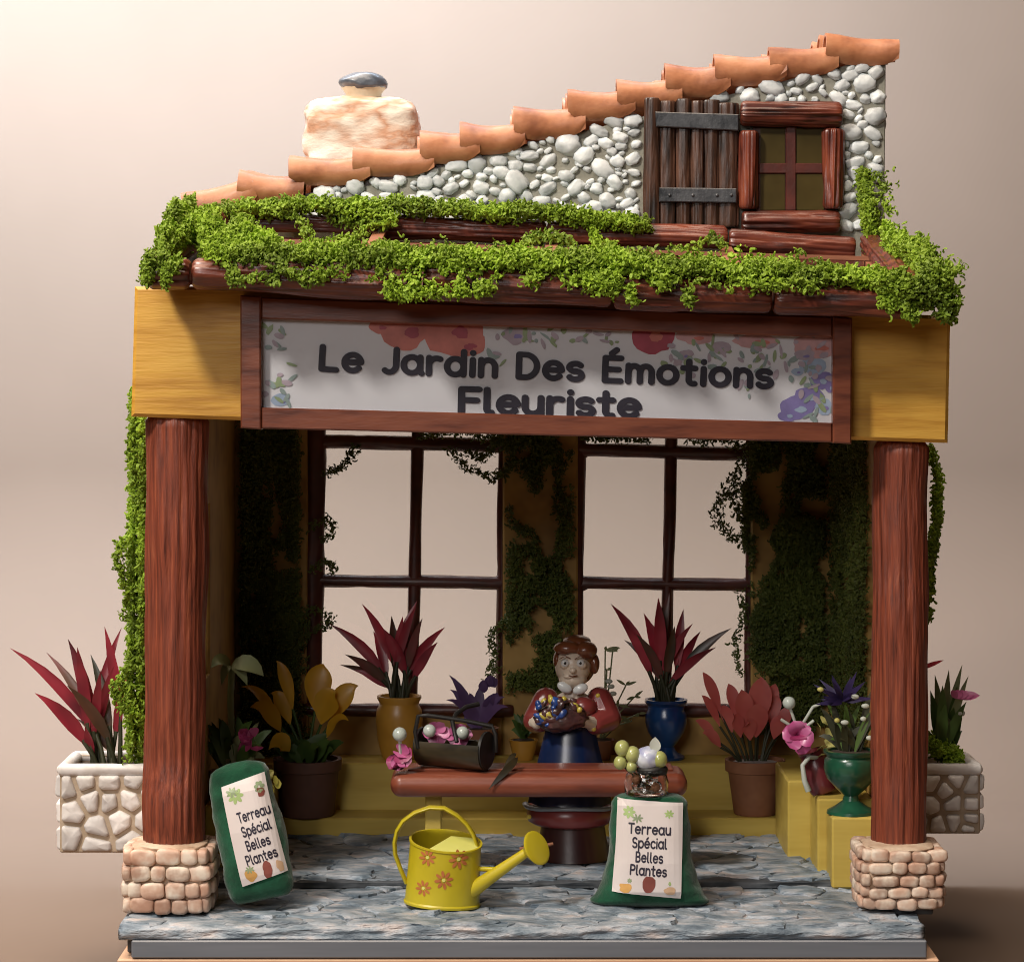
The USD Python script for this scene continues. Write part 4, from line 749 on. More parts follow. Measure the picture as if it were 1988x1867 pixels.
Yh = 2.95; part('handle', join(tube([at(812, 1452, Yh), at(806, 1420, Yh), at(812, 1389, Yh), at(830, 1388, Yh), at(900, 1398, Yh), at(955, 1409, Yh), at(962, 1425, Yh), at(963, 1460, Yh)], .045, 8), tube([at(887, 1440, Yh - .25), at(878, 1400, Yh), at(886, 1385, 3.3), at(905, 1372, 3.5), at(930, 1366, 3.6)], .05, 8)), 'black_strap', tg, smooth=True)
rb = thing('ribbon', 'dark twisted ribbon hanging over the table edge beside the trug', 'ribbon', at(960, 1490, 2.6))
part('strip', leaf(at(1005, 1470, 2.9), at(948, 1532, 2.38), .16, bend=(.1, -.1, .12), nrm=(.3, -1, .5)), 'bamboo', rb); part('strip', leaf(at(975, 1500, 2.62), at(1002, 1462, 2.95), .12, bend=(.04, 0, .10), nrm=(.2, -1, .6)), 'bamboo', rb)
for i, (px, py, dx, lab) in enumerate([(834, 1420, 14, 'pink flower with a white pearl in the left half of the trug'), (898, 1424, -8, 'pink flower with a white pearl at the middle of the trug')]):
    t = thing('pink_flower', lab, 'flower', at(px, py, 3.1), 'pink flowers with pearls'); c = at(px + dx, py + 2, 3.15)
    for k in range(6): part('petal', leaf(c, c + [.3 * math.cos(k * 1.05), -.05, .24 * math.sin(k * 1.05)], .26, nrm=(0, -1, .5), wmax=.6, tip=.5), 'pink', t, smooth=60)
    part('pearl', blob(at(px, py - 2, 2.85), .135, 2, 0), 'pearl', t, smooth=True)
t = thing('pink_flower', 'pink flower with a white pearl at the left end of the table', 'flower', at(775, 1480, 2.5), 'pink flowers with pearls'); c = at(778, 1462, 2.62)
for k, (dx, dy) in enumerate([(-24, 30), (-8, 34), (14, 26), (24, 4), (10, -20), (-4, 6), (2, 20)]): part('petal', leaf(c, c + [S(dx), -.12, -S(dy)], .32, nrm=(0, -1, .3), wmax=.6, tip=.5), 'pink' if k % 3 else 'magenta', t, smooth=60)
part('stamen', tube([c, at(776, 1432, 2.5)], .04, 6), 'stem_white', t); part('pearl', blob(at(776, 1425, 2.5), .145, 2, 0), 'pearl', t, smooth=True)
# glass vase with beads
Yv = .85; vb = np.array([X(1255, Yv), Yv, 2.165])
t = thing('glass_vase', 'small clear glass vase standing on top of the upright soil bag', 'vase', vb)
part('body', lathe([(.02, 0), (.38, 0), (.43, .04), (.44, .25), (.40, .40), (.36, .44), (.40, .50), (.37, .50), (.33, .44), (.37, .38), (.40, .25), (.39, .08), (.02, .07)], vb, 32, cap=False), 'glass', t, smooth=50)
for k in range(9):
    a = k * .7; part('glass_bead', blob(vb + [.22 * math.cos(a), .22 * math.sin(a), .17 + .13 * (k % 2)], .09, 2, .05), ('glass', 'glass', 'clay_pot')[k % 3], t, smooth=True)
t = thing('bead_flower', 'spray of green beads and a blue white bud standing in the glass vase', 'flower', at(1250, 1490, Yv))
for px, py, q in ((1208, 1452, .15), (1228, 1464, .155), (1204, 1480, .13), (1226, 1488, .11), (1280, 1474, .16)): part('bead', blob(at(px, py, Yv - .15), (q, q, q * 1.08), 2, .03), 'olive_bead', t, smooth=True); part('stem', tube([at(px, py, Yv - .1), at(1246, 1522, Yv)], .02, 5), 'dark_stem', t)
part('bud', blob(at(1258, 1472, Yv - .1), (.26, .22, .24), 3, .08), 'blue_bead', t, smooth=True); part('petal', leaf(at(1270, 1462, Yv - .2), at(1272, 1430, Yv - .1), .24, nrm=(.3, -1, .2)), 'stem_white', t); part('leaf', blob(at(1268, 1494, Yv - .1), (.32, .2, .13), 2, .2), 'black_strap', t, smooth=True)

# ------------------------------------------------------------------ woman behind the table
YW = 4.75
def ball(px, py, dy, rx, ry=None, rz=None):
    m = m3.Manifold.sphere(1.0, 32).scale((rx, ry or rx, rz or rx)); c = at(px, py, YW + dy); return m.translate(tuple(c))
def limb(*pts): return m3.Manifold.batch_boolean([m3.Manifold.batch_hull([m3.Manifold.sphere(a[3], 16).translate(tuple(at(a[0], a[1], YW + a[2]))), m3.Manifold.sphere(b_[3], 16).translate(tuple(at(b_[0], b_[1], YW + b_[2])))]) for a, b_ in zip(pts[:-1], pts[1:])], m3.OpType.Add)
def smoothm(m, edge, it=8):
    v, f = arr(m.refine_to_length(edge)); q = trimesh.Trimesh(v, f, process=True); trimesh.smoothing.filter_taubin(q, lamb=.5, nu=.53, iterations=it); return arr(q)
def union(*ms): return m3.Manifold.batch_boolean(list(ms), m3.OpType.Add)
wb = np.array([X(1112, YW), YW, .2]); wo = thing('person', 'woman figurine with brown hair, red spotted dress, white collar and blue apron behind the table', 'person', wb)
hands = [limb((1044, 1400, -.45, .15), (1058, 1392, -.72, .12)), limb((1150, 1404, -.45, .15), (1132, 1398, -.74, .12))]
for bx, by, sx in ((1058, 1392, 1), (1132, 1398, -1)):
    for k in range(4): hands.append(limb((bx, by - 8 + k * 6, -.74, .045), (bx + sx * 12, by - 12 + k * 6, -.88, .04), (bx + sx * 21, by - 11 + k * 5, -.86, .034)))
    hands.append(limb((bx + sx * 2, by - 9, -.72, .05), (bx + sx * 9, by - 22, -.86, .04)))
body = union(ball(1112, 1292, 0, .38, .38, .43), ball(1112, 1318, -.08, .30, .30, .20), limb((1112, 1318, .05, .20), (1112, 1350, .05, .24)), ball(1112, 1395, .05, .55, .40, .62), limb((1058, 1358, .05, .22), (1036, 1400, -.12, .19), (1044, 1402, -.45, .15)), limb((1168, 1358, .05, .22), (1182, 1400, -.12, .19), (1150, 1406, -.45, .15)),
             ball(1112, 1301, -.40, .075, .09, .065), ball(1096, 1290, -.33, .10, .08, .09), ball(1130, 1290, -.33, .10, .08, .09), ball(1105, 1312, -.33, .13, .08, .06), *hands, m3.Manifold.cylinder(1.9, .62, .40, 32).translate((wb[0], YW, .9)))
part('body', smoothm(body, .05, 4), 'skin', wo, smooth=True)
for px in (1097, 1127):
    e = part('eye', blob(at(px, 1287, YW - .385), (.085, .05, .082), 2, 0), 'white_glaze', wo, smooth=True); part('pupil', blob(at(px, 1287, YW - .430), (.030, .012, .034), 1, 0), 'black_strap', e, smooth=True)
    part('eyebrow', tube([at(px - 11, 1279, YW - .39), at(px, 1273, YW - .42), at(px + 11, 1278, YW - .39)], .010, 6), 'hair', wo, smooth=True)
part('mouth', tube([at(1104, 1311, YW - .40), at(1112, 1313, YW - .415), at(1121, 1311, YW - .40)], .014, 6), 'hair', wo, smooth=True)
hair = union(ball(1120, 1270, .14, .42, .42, .34), ball(1102, 1258, -.16, .30, .24, .16), ball(1136, 1262, -.12, .26, .26, .2), ball(1154, 1288, .06, .11, .18, .22), ball(1081, 1280, .0, .08, .18, .17), ball(1118, 1292, .24, .42, .34, .42), ball(1120, 1244, .1, .30, .32, .13))
hv, hf = smoothm(hair - ball(1111, 1292, -.32, .27, .2, .28), .05, 5); hv += ((meshkit.noise(hv * [9, 9, 22], 5) - .5) * .014)[:, None] * (hv - at(1118, 1275, YW)); part('hair', (hv, hf), 'hair', wo, smooth=True)
dress = union(ball(1112, 1398, .06, .62, .46, .60), ball(1088, 1372, -.22, .26, .26, .22), ball(1134, 1372, -.22, .27, .26, .22), limb((1060, 1358, .05, .27), (1040, 1398, -.08, .27), (1048, 1402, -.36, .21)), limb((1164, 1358, .05, .28), (1180, 1394, -.08, .29), (1156, 1406, -.36, .22)), m3.Manifold.cylinder(2.1, .80, .44, 40).translate((wb[0], YW, 1.0)))
part('dress', smoothm(dress, .06, 6), 'red_cloth', wo, smooth=True)
part('dress_hem', lathe([(.72, 1.45), (.88, 1.34), (.93, 1.16), (.90, 1.0), (.78, .93), (.6, .95)], (wb[0] - .05, YW, 0), 40), 'red_cloth', wo, smooth=True)
part('petticoat', lathe([(.66, .98), (.70, .7), (.78, .3), (.80, .21), (.3, .205)], (wb[0], YW, 0), 36), 'dark_cloth', wo, smooth=40)
part('apron_band', tube([(wb[0] - .05 + .955 * math.cos(a), YW + .955 * math.sin(a), 1.36 + .03 * math.sin(3 * a)) for a in np.linspace(math.pi * 1.03, math.pi * 1.97, 24)], .075, 8, flat=.7), 'hem_grey', wo, smooth=True)
ap = []
for i, z in enumerate(np.linspace(1.42, 3.05, 9)):
    rad = .955 - (z - 1.42) / 1.63 * .42; ap += [(wb[0] - .05 + rad * math.cos(a) * 1.0, YW + rad * .98 * math.sin(a) - .02 - .05 * (i < 2), z + .02 * math.sin(a * 9)) for a in np.linspace(math.pi * 1.10, math.pi * 1.86, 18)]
av = np.array(ap); av2 = av + (av - [wb[0], YW, 0]) * [-.06, -.06, 0]; F = []
for i in range(8):
    for j in range(17): q = i * 18 + j; F += [(q, q + 1, q + 19, q + 18), (162 + q, 162 + q + 18, 162 + q + 19, 162 + q + 1)]
part('apron', (np.vstack([av, av2]), np.array(F)), 'blue_cloth', wo, smooth=True)
for px, py, an in ((1096, 1334, 28), (1127, 1337, -24)): part('collar', blob(at(px, py, YW - .30), (.17, .07, .105), 2, .08, R=rot((0, 1, 0), an)), 'white_glaze', wo, smooth=True)
for px, py, dy in ((1161, 1350, -.12), (1153, 1415, -.50), (1172, 1385, -.24), (1182, 1380, -.2), (1068, 1352, -.12), (1027, 1585, -.62)): part('spot', blob(at(px, py, YW + dy - .06), (.052, .04, .052), 1, 0), 'yellow_dot', wo, smooth=True)
bq = thing('bouquet', 'bouquet of dark blue, brown and yellow flowers held in the woman\'s hands', 'bouquet', at(1088, 1392, YW - .8))
part('bundle', blob(at(1090, 1392, YW - .78), (.54, .26, .30), 3, .25, 3.5, seed=4), 'bouquet_brown', bq, smooth=True)
r = np.random.default_rng(33)
for k in range(40):
    a = r.uniform(0, 6.28); q = math.sqrt(r.uniform(0, 1)); px, py = 1088 + 58 * q * math.cos(a), 1382 + 28 * q * math.sin(a); mm = ['bouquet_blue', 'bouquet_brown', 'bouquet_blue', 'bouquet_yellow', 'bouquet_brown'][k % 5]
    c = at(px, py, YW - 1.02 + .12 * q); part('flower', blob(c, (r.uniform(.06, .13), .06, r.uniform(.05, .09)), 1, .3, 3, seed=k, R=rot((0, 1, 0), r.uniform(-60, 60))), mm, bq, smooth=50)

# ------------------------------------------------------------------ watering can
cb = np.array([X(858, .75), .75, .03]); wc = thing('watering_can', 'yellow tin watering can printed with orange flowers on the slate floor', 'watering can', cb)
TL = rot((0, 1, 0), 3.5)
def cw(p): return np.asarray(p, float) @ TL.T + cb
def cv(m):
    v, f = arr(m); v = v.copy(); v[:, 2] += np.clip(v[:, 2] / 1.24, 0, 1) ** 3 * .20 * v[:, 1] - np.clip(v[:, 2] / 1.24, 0, 1) ** 3 * .03 * v[:, 0]; return cw(v), f
R0, R1, H = .735, .700, 1.24; sq = .82
def Rz(z): return R0 + (R1 - R0) * z / H
part('can_body', cv(lathe([(.01, .03), (R0 - .02, .03), (R0 + .02, 0), (R0 + .025, .04), (R0, .07), (R1, H - .05), (R1 + .025, H - .03), (R1 + .025, H + .01), (R1 - .02, H + .01), (R1 - .03, H - .04), (R0 - .04, .10), (.01, .10)], (0, 0, 0), 56, sq, cap=False)), 'can_yellow', wc, smooth=30)
lid = []
for i in range(25):
    a = -math.pi * .66 + .86 * math.pi * i / 24; lid.append((R1 * .97 * math.cos(a), R1 * .97 * sq * math.sin(a), H - .015))
pk = (.10, .02, H + .10)
part('can_cover', cv((np.array(lid + [pk] + [(x, y, z - .03) for x, y, z in lid] + [(pk[0], pk[1], pk[2] - .03)]), np.array([(i, i + 1, 25) for i in range(24)] + [(26 + i + 1, 26 + i, 51) for i in range(24)]))), 'can_pale', wc, smooth=60)
hp = [(789, 1713), (777, 1685), (767, 1657), (766, 1635), (771, 1612), (783, 1593), (805, 1577), (834, 1567), (862, 1568), (887, 1582), (905, 1598), (918, 1617), (927, 1640)]
part('handle', tube([at(a, b_, .75) for a, b_ in hp], .045, 10, True, 3.0, None, (1, 0, 0)), 'can_yellow', wc, smooth=True)
s0, s1 = at(905, 1735, .55), at(1020, 1655, .30)
part('spout', tube([s0, s0 * .6 + s1 * .4, s1], [.17, .13, .095], 18), 'can_yellow', wc, smooth=True)
ax = (s1 - s0) / np.linalg.norm(s1 - s0); ax2 = ax + np.array([.35, -.75, .1]); ax2 /= np.linalg.norm(ax2); rc = at(1034, 1649, .22)
part('rose', tube([rc - ax2 * .16, rc - ax2 * .05, rc + ax2 * .10, rc + ax2 * .125, rc + ax2 * .15], [.10, .2, .345, .345, .30], 28), 'can_yellow', wc, smooth=40)
part('brace', tube([at(930, 1686, .62), at(962, 1687, .5), at(975, 1690, .44)], .05, 8), 'can_yellow', wc, smooth=True)
inv = np.linalg.inv(TL)
for px, py, rr in ((829, 1668, 17), (890, 1671, 20), (861, 1711, 19), (821, 1728, 16)):
    p = (at(px, py, .0) - cb) @ inv.T; z0 = p[2]; x0 = p[0]; ps = []
    for k in range(8):
        a = k * math.pi / 4 + .2; g = affinity.rotate(affinity.scale(Point(0, 0).buffer(1, quad_segs=4), .36, .17), math.degrees(a)); ps.append(affinity.translate(g, .62 * math.cos(a), .62 * math.sin(a)))
    fn = lambda a, b_: cw((x0 + a * rr / 100, -sq * math.sqrt(max(.01, (Rz(z0 + b_ * rr / 100)) ** 2 - (x0 + a * rr / 100) ** 2)) - .008, z0 + b_ * rr / 100))
    part('painted_flower', sheet(unary_union(ps).segmentize(.2), fn), 'print_orange', wc, smooth=False)
    part('flower_centre', sheet(Point(0, 0).buffer(.18), lambda a, b_: np.array(fn(a, b_)) - [0, .002, 0]), 'can_pale', wc, smooth=False)

# ------------------------------------------------------------------ bags of soil
def bag(label, base, w_of, d_of, H, Rm, labpoly, lines, arts, seed, curl=0.0):
    t = thing('soil_bag', label, 'bag', base, 'felt bags of soil on the floor'); n, m = 44, 64; V = []
    a = np.linspace(0, 2 * np.pi, m, endpoint=False); ca, sa = np.cos(a), np.sin(a); e = .55
    for i in range(n + 1):
        h = i / n; w, d = w_of(h), d_of(h); ee = e - .25 * math.exp(-(h / .07) ** 2); x = w * np.sign(ca) * np.abs(ca) ** ee; y = d * np.sign(sa) * np.abs(sa) ** (.85)
        V.append(np.stack([x, y, np.full(m, h * H)], 1))
    V = np.vstack(V); nz = (meshkit.fbm(V * [2.4, 2.4, 2.0] + seed, 4, seed) - .5) * .15; V[:, 0] += nz; V[:, 1] += nz * (V[:, 1] > -.05) ; F = []
    for i in range(n):
        for j in range(m): F.append((i * m + j, i * m + (j + 1) % m, (i + 1) * m + (j + 1) % m, (i + 1) * m + j))
    V = np.vstack([V, [[0, 0, 0], [0, 0, H]]]); V, F = arr((V, np.array(F))); F = np.vstack([F, [(len(V) - 2, (j + 1) % m, j) for j in range(m)], [(len(V) - 1, n * m + j, n * m + (j + 1) % m) for j in range(m)]])
    wt = lambda p: np.asarray(p, float) @ Rm.T + base
    part('sack', (wt(V), F), 'felt_green', t, smooth=True)
    def front(x, z, dy):
        h = min(max(z / H, 0), 1); w, d = w_of(h), d_of(h); u = min(abs(x) / max(w, 1e-3), .985); c_ = u ** (1 / e); return wt((x, -d * max(0, 1 - c_ * c_) ** (.5 * .85) - dy, z))
    L4 = Polygon(labpoly).segmentize(.08); grid = []
    x0, z0, x1, z1 = L4.bounds; k = 14; cells = [sbox(x0 + (x1 - x0) * i / k, z0 + (z1 - z0) * j / k, x0 + (x1 - x0) * (i + 1) / k, z0 + (z1 - z0) * (j + 1) / k).intersection(L4) for i in range(k) for j in range(k)]
    cut = lambda g: unary_union([]) if g.is_empty else g
    def lay(g, dy):
        out = []
        for c_ in cells:
            q = g.intersection(c_)
            for s_ in getattr(q, 'geoms', [q]):
                if s_.geom_type == 'Polygon' and s_.area > 1e-7: out.append(sheet(s_, lambda a_, b_: front(a_, b_, dy)))
        return join(*out)
    lb = part('label', lay(L4, .03), 'label_paper', t, smooth=False)
    for s_, (xa, za, xb, zb, cap) in lines:
        g = affinity.scale(affinity.translate(fit_line(s_, xa * 100, -za * 100, xb * 100, -zb * 100, cap * 100, .105, .20), 0, 0), .01, -.01, origin=(0, 0)); part('lettering', lay(g.intersection(L4), .036), 'ink', lb, smooth=False)
    for i, (kind, x, z, rx, rz) in enumerate(arts): part('printed_drawing', lay((unary_union([affinity.rotate(affinity.scale(Point(x + rx * .55 * math.cos(q_), z + rz * .55 * math.sin(q_)).buffer(1, quad_segs=3), rx * .42, rz * .24), math.degrees(q_), origin=(x + rx * .55 * math.cos(q_), z + rz * .55 * math.sin(q_))) for q_ in np.arange(7) * .9 + i]) if kind in ('lime', 'leafgreen') else ragged(x, z, rx, rz, 300 + seed * 10 + i, .45)).intersection(L4), .034 + i * .0001), 'print_' + kind, lb, smooth=False)
    return t, lb, front
# upright bag, right
bb = np.array([X(1262, .75), .85, .02])
wR = lambda h: float(np.interp(h, [0, .03, .08, .2, .45, .8, .93, .985, 1], [1.06, 1.20, 1.08, .93, .82, .77, .76, .68, .60]))
dR = lambda h: float(np.interp(h, [0, .04, .15, .4, .7, .92, 1], [.30, .46, .58, .56, .46, .36, .30]))
HB = 2.14; zq = lambda py: Z(py, .3) - .02; xq = lambda px: X(px, .3) - bb[0]
lp = [(xq(1200), zq(1553)), (xq(1328), zq(1562)), (xq(1322), zq(1744)), (xq(1188), zq(1730)), (xq(1196), zq(1640))]
bag('upright green felt bag of soil with a pinkish label in front of the table', bb, wR, dR, HB, np.eye(3), lp,
    [('Terreau', (xq(1221), zq(1617), xq(1302), zq(1621), .18)), ('Spécial', (xq(1228), zq(1644), xq(1294), zq(1647), .18)), ('Belles', (xq(1234), zq(1671), xq(1286), zq(1674), .18)), ('Plantes', (xq(1223), zq(1695), xq(1293), zq(1700), .18))],
    [('lime', xq(1222), zq(1578), .13, .13), ('leafgreen', xq(1238), zq(1590), .12, .08), ('lime', xq(1300), zq(1582), .10, .08), ('carrot', xq(1214), zq(1722), .13, .09), ('beet', xq(1261), zq(1716), .13, .17), ('sand', xq(1300), zq(1728), .12, .08), ('leafgreen', xq(1222), zq(1708), .05, .05), ('lime', xq(1300), zq(1714), .03, .05)], 7)
# leaning bag, left
bb2 = np.array([X(512, .4), .42, .20]); RL = rot((0, 0, 1), -6) @ rot((0, 1, 0), -12.5) @ rot((1, 0, 0), -4)
wL = lambda h: float(np.interp(h, [0, .04, .1, .5, .9, .97, 1], [.50, .62, .67, .66, .60, .52, .2])); dL = lambda h: float(np.interp(h, [0, .06, .2, .5, .8, .95, 1], [.22, .38, .48, .50, .44, .28, .06]))
bag('green felt bag of soil with a white label leaning beside the left post', bb2, wL, dL, 2.70, RL, [(-.30, 2.30), (.56, 2.42), (.64, .46), (-.26, .34)],
    [('Terreau', (-.06, 1.56, .56, 1.63, .18)), ('Spécial', (-.03, 1.28, .53, 1.34, .18)), ('Belles', (.0, 1.00, .46, 1.05, .18)), ('Plantes', (-.06, .72, .54, .79, .18))],
    [('lime', -.04, 2.08, .17, .16), ('leafgreen', -.10, 2.16, .13, .1), ('leafgreen', .44, 2.16, .10, .14), ('beet', .46, 2.06, .07, .09), ('carrot', -.05, .52, .12, .11), ('leafgreen', -.04, .64, .1, .07), ('beet', .30, .56, .10, .16), ('sand', .54, .60, .06, .12)], 11)
# brown stick behind the rose and a splinter
tw = thing('twig', 'tiny brown twig end sticking out behind the watering can rose', 'twig', at(1050, 1642, 1.2)); part('stick', tube([at(1010, 1648, 1.3), at(1045, 1643, 1.2), at(1074, 1637, 1.2)], [.05, .05, .03], 7), 'clay_pot', tw, smooth=True)

# ------------------------------------------------------------------ moss and creepers: thousands of curly crumbs, one object for each tuft
def crumbs(C, rad, seed, K=5, step=1.4):
    C = np.repeat(C, 2, 0) + np.random.default_rng(seed + 5).normal(0, .03, (len(C) * 2, 3))
    r = np.random.default_rng(seed); n = len(C); rad = rad * r.uniform(.6, 1.35, n)
    d = r.normal(0, 1, (n, 3)); d /= np.linalg.norm(d, axis=1, keepdims=True); P = np.zeros((n, K, 3)); p = C.copy()
    ax = r.normal(0, 1, (n, 3)); ax /= np.linalg.norm(ax, axis=1, keepdims=True)
    for k in range(K):
        P[:, k] = p; d = d + 1.0 * np.cross(ax, d) + r.normal(0, .25, (n, 3)); d /= np.linalg.norm(d, axis=1, keepdims=True); p = p + d * (rad * step)[:, None]
    u = np.cross(d, ax); u /= np.linalg.norm(u, axis=1, keepdims=True) + 1e-9; w = np.cross(u, d); V = np.zeros((n, K, 4, 3)); prof = np.interp(np.arange(K) / (K - 1), [0, .3, .7, 1], [.62, 1.0, 1.0, .55])
    for j in range(4): V[:, :, j] = P + (rad[:, None] * prof[None])[..., None] * (math.cos(j * math.pi / 2) * u + math.sin(j * math.pi / 2) * w)[:, None]
    V = V.reshape(-1, 3); F = []
    for k in range(K - 1):
        for j in range(4): a, b_, c, e = k * 4 + j, k * 4 + (j + 1) % 4, (k + 1) * 4 + (j + 1) % 4, (k + 1) * 4 + j; F += [(a, b_, c), (a, c, e)]
    F += [(0, 2, 1), (0, 3, 2), (K * 4 - 4, K * 4 - 3, K * 4 - 2), (K * 4 - 4, K * 4 - 2, K * 4 - 1)]; F = np.array(F)
    return V, (F[None] + (np.arange(n) * K * 4)[:, None, None]).reshape(-1, 3)
def band(path, n, seed, gap=.0, k=.9):
    """Points scattered about a path of (px, py, Y, half thickness px, half depth cm)."""
    r = np.random.default_rng(seed); p = np.array(path, float); L = np.concatenate([[0], np.cumsum(np.linalg.norm(np.diff(p[:, :2], axis=0), axis=1))]); s = r.uniform(0, L[-1], n)
    q = np.stack([np.interp(s, L, p[:, j]) for j in range(5)], 1); a, rr = r.uniform(0, 2 * np.pi, n), np.sqrt(r.uniform(0, 1, n))
    lump = meshkit.fbm(np.stack([s / 26, s * 0 + seed, s * 0], 1), 3, seed); th = q[:, 3] * (0.45 + 1.1 * lump); off = (meshkit.fbm(np.stack([s / 40, s * 0 + 9 + seed, s * 0], 1), 2, seed + 1) - .5) * q[:, 3] * .7
    keep = lump > gap; C = np.array([at(x, y, Y) for x, y, Y in zip(q[:, 0], q[:, 1] + off + th * rr * np.sin(a), q[:, 2] + q[:, 4] * rr * np.cos(a))]); return C[keep]
def strand(pts, n, seed, wob=5, sp=2.2):
    """A curly thread of crumbs hanging along (px, py, Y) points."""
    r = np.random.default_rng(seed); p = np.array(pts, float); t = np.linspace(0, len(p) - 1, n); q = np.stack([np.interp(t, np.arange(len(p)), p[:, j]) for j in range(3)], 1); ph = np.linspace(0, n * .55, n) + r.uniform(0, 6)
    return np.array([at(x + wob * math.sin(h) + r.normal(0, sp), y + wob * .6 * math.cos(h * 1.3) + r.normal(0, sp), Y + .06 * math.cos(h)) for (x, y, Y), h in zip(q, ph)])
def thread(C, seed, rad=.014): return tube(C[::2], rad, 4)
def fringe(path, n, seed, lo=10, hi=42, K=9):
    """Many short curly threads hanging from a path of (px, py, Y)."""
    r = np.random.default_rng(seed); p = np.array(path, float); out = []
    for _ in range(n):
        u = r.uniform(0, len(p) - 1); k = min(int(u), len(p) - 2); q = p[k] + (p[k + 1] - p[k]) * (u - k); L = r.uniform(lo, hi); x = q[0] + r.normal(0, 3); dx = r.normal(0, 6)
        out.append(strand([(x, q[1], q[2]), (x + dx, q[1] + L * .6, q[2] - .03), (x + dx * 2.2 + r.normal(0, 5), q[1] + L, q[2] - .03)], max(4, int(L * K / 20)), int(r.integers(1e6)), 3.5, 1.6))
    return np.vstack(out)
def tuft(name, label, cat, C, rad, mat_, seed, strands=()):
    t = part(name, crumbs(np.vstack(C), rad, seed), mat_, smooth=False, label=label, kind='stuff', category=cat)
MR = .0255
C = [band([(375, 424, 4.1, 16, .35), (480, 404, 4.1, 15, .4), (600, 402, 4.1, 17, .4), (800, 402, 4.1, 15, .35), (1000, 410, 4.1, 17, .35), (1150, 424, 4.1, 15, .3), (1262, 436, 4.05, 12, .25)], 3600, 1),
     band([(640, 412, 4.1, 22, .3), (700, 420, 3.9, 26, .3), (770, 428, 3.8, 10, .3)], 300, 2, .35), band([(1010, 470, 3.2, 10, .2), (1060, 455, 3.3, 9, .2), (1110, 470, 3.2, 9, .2)], 160, 3), band([(1150, 440, 4.1, 10, .2), (1160, 478, 3.4, 8, .2), (1190, 478, 3.2, 7, .2)], 150, 4), strand([(1300, 492, 3.0), (1345, 486, 3.1), (1385, 460, 3.5), (1408, 480, 3.2)], 70, 5), strand([(560, 405, 4), (590, 440, 3.6), (600, 462, 3.2)], 60, 6), strand([(730, 432, 3.8), (690, 460, 3.3), (640, 470, 3)], 60, 7)]
tuft('moss', 'bright green moss along the foot of the pebble gable above the ridge log', 'moss', C, MR, 'moss', 201)
C = [band([(372, 414, 3.4, 26, .5), (352, 442, 1.6, 44, .6), (330, 472, .2, 48, .6), (312, 492, -1.1, 46, .5)], 4600, 8), band([(420, 420, 3.4, 16, .3), (370, 450, 1.2, 30, .4), (330, 484, -.6, 36, .4), (316, 506, -1.6, 26, .2)], 2600, 88), band([(290, 500, -1.6, 20, .2), (284, 545, -1.6, 13, .2)], 260, 9), band([(390, 462, .8, 52, .6), (470, 472, .4, 34, .6), (540, 486, -.4, 26, .5)], 2300, 10),
     band([(318, 540, -1.75, 16, .2), (345, 510, -1.75, 12, .2)], 160, 91)]
tuft('moss', 'thick moss cushion on the left end of the awning', 'moss', C, MR, 'moss', 202)
C = [band([(400, 494, -1.2, 28, .45), (560, 492, -1.2, 25, .5), (700, 501, -1.2, 25, .5), (900, 503, -1.25, 23, .5), (1060, 506, -1.25, 23, .5), (1200, 512, -1.25, 26, .5), (1400, 524, -1.2, 19, .45), (1560, 532, -1.2, 20, .45), (1720, 545, -1.2, 18, .4)], 7600, 11),
     band([(660, 530, -1.7, 14, .15), (760, 560, -1.75, 16, .15), (870, 556, -1.75, 16, .15), (960, 560, -1.75, 8, .15)], 560, 12, .42), band([(1120, 540, -1.7, 20, .15), (1210, 555, -1.75, 22, .15), (1300, 545, -1.7, 14, .15)], 620, 13, .38), strand([(450, 520, -1.7), (452, 548, -1.75), (500, 538, -1.7), (540, 545, -1.7)], 90, 14), strand([(540, 520, -1.7), (600, 548, -1.75), (640, 530, -1.7)], 80, 15), strand([(750, 575, -1.75), (820, 570, -1.78), (910, 570, -1.75)], 120, 16), strand([(1225, 560, -1.75), (1228, 590, -1.78)], 40, 17), strand([(1330, 560, -1.75), (1345, 592, -1.78)], 40, 18), strand([(1440, 545, -1.7), (1500, 556, -1.72), (1560, 545, -1.7)], 80, 19),
     fringe([(420, 516, -1.68), (800, 524, -1.68), (1200, 534, -1.68), (1600, 548, -1.68)], 42, 301, 8, 26), fringe([(430, 486, -.9), (800, 490, -.9), (1200, 498, -.9), (1600, 512, -.9)], 60, 302, -26, -6)]
tuft('moss', 'long ragged band of moss along the front beam of the awning', 'moss', C, MR, 'moss', 203)
C = [band([(1675, 340, 4.5, 10, .2), (1680, 400, 4.4, 34, .3), (1690, 450, 4.0, 46, .5), (1704, 440, 4.2, 40, .5)], 2300, 20), band([(1720, 470, 2.6, 34, .6), (1770, 500, 1, 36, .7), (1810, 530, -.8, 42, .7)], 2600, 21), band([(1700, 545, -1.5, 18, .3), (1770, 560, -1.6, 34, .4), (1850, 555, -1.3, 36, .5)], 1500, 22), band([(1760, 590, -1.8, 30, .2), (1775, 615, -1.8, 10, .15)], 300, 23, .35), band([(1852, 590, -1.4, 24, .2), (1830, 606, -1.5, 10, .2)], 260, 24, .3), strand([(1770, 480, 1), (1790, 456, 1.2)], 30, 25), fringe([(1720, 560, -1.7), (1860, 560, -1.6)], 26, 303, 14, 56), fringe([(1690, 340, 4.4), (1760, 470, 2), (1860, 530, -1)], 26, 304, -24, 20)]
tuft('moss', 'moss climbing the right gable corner and spilling over the right end of the awning', 'moss', C, MR, 'moss', 204)
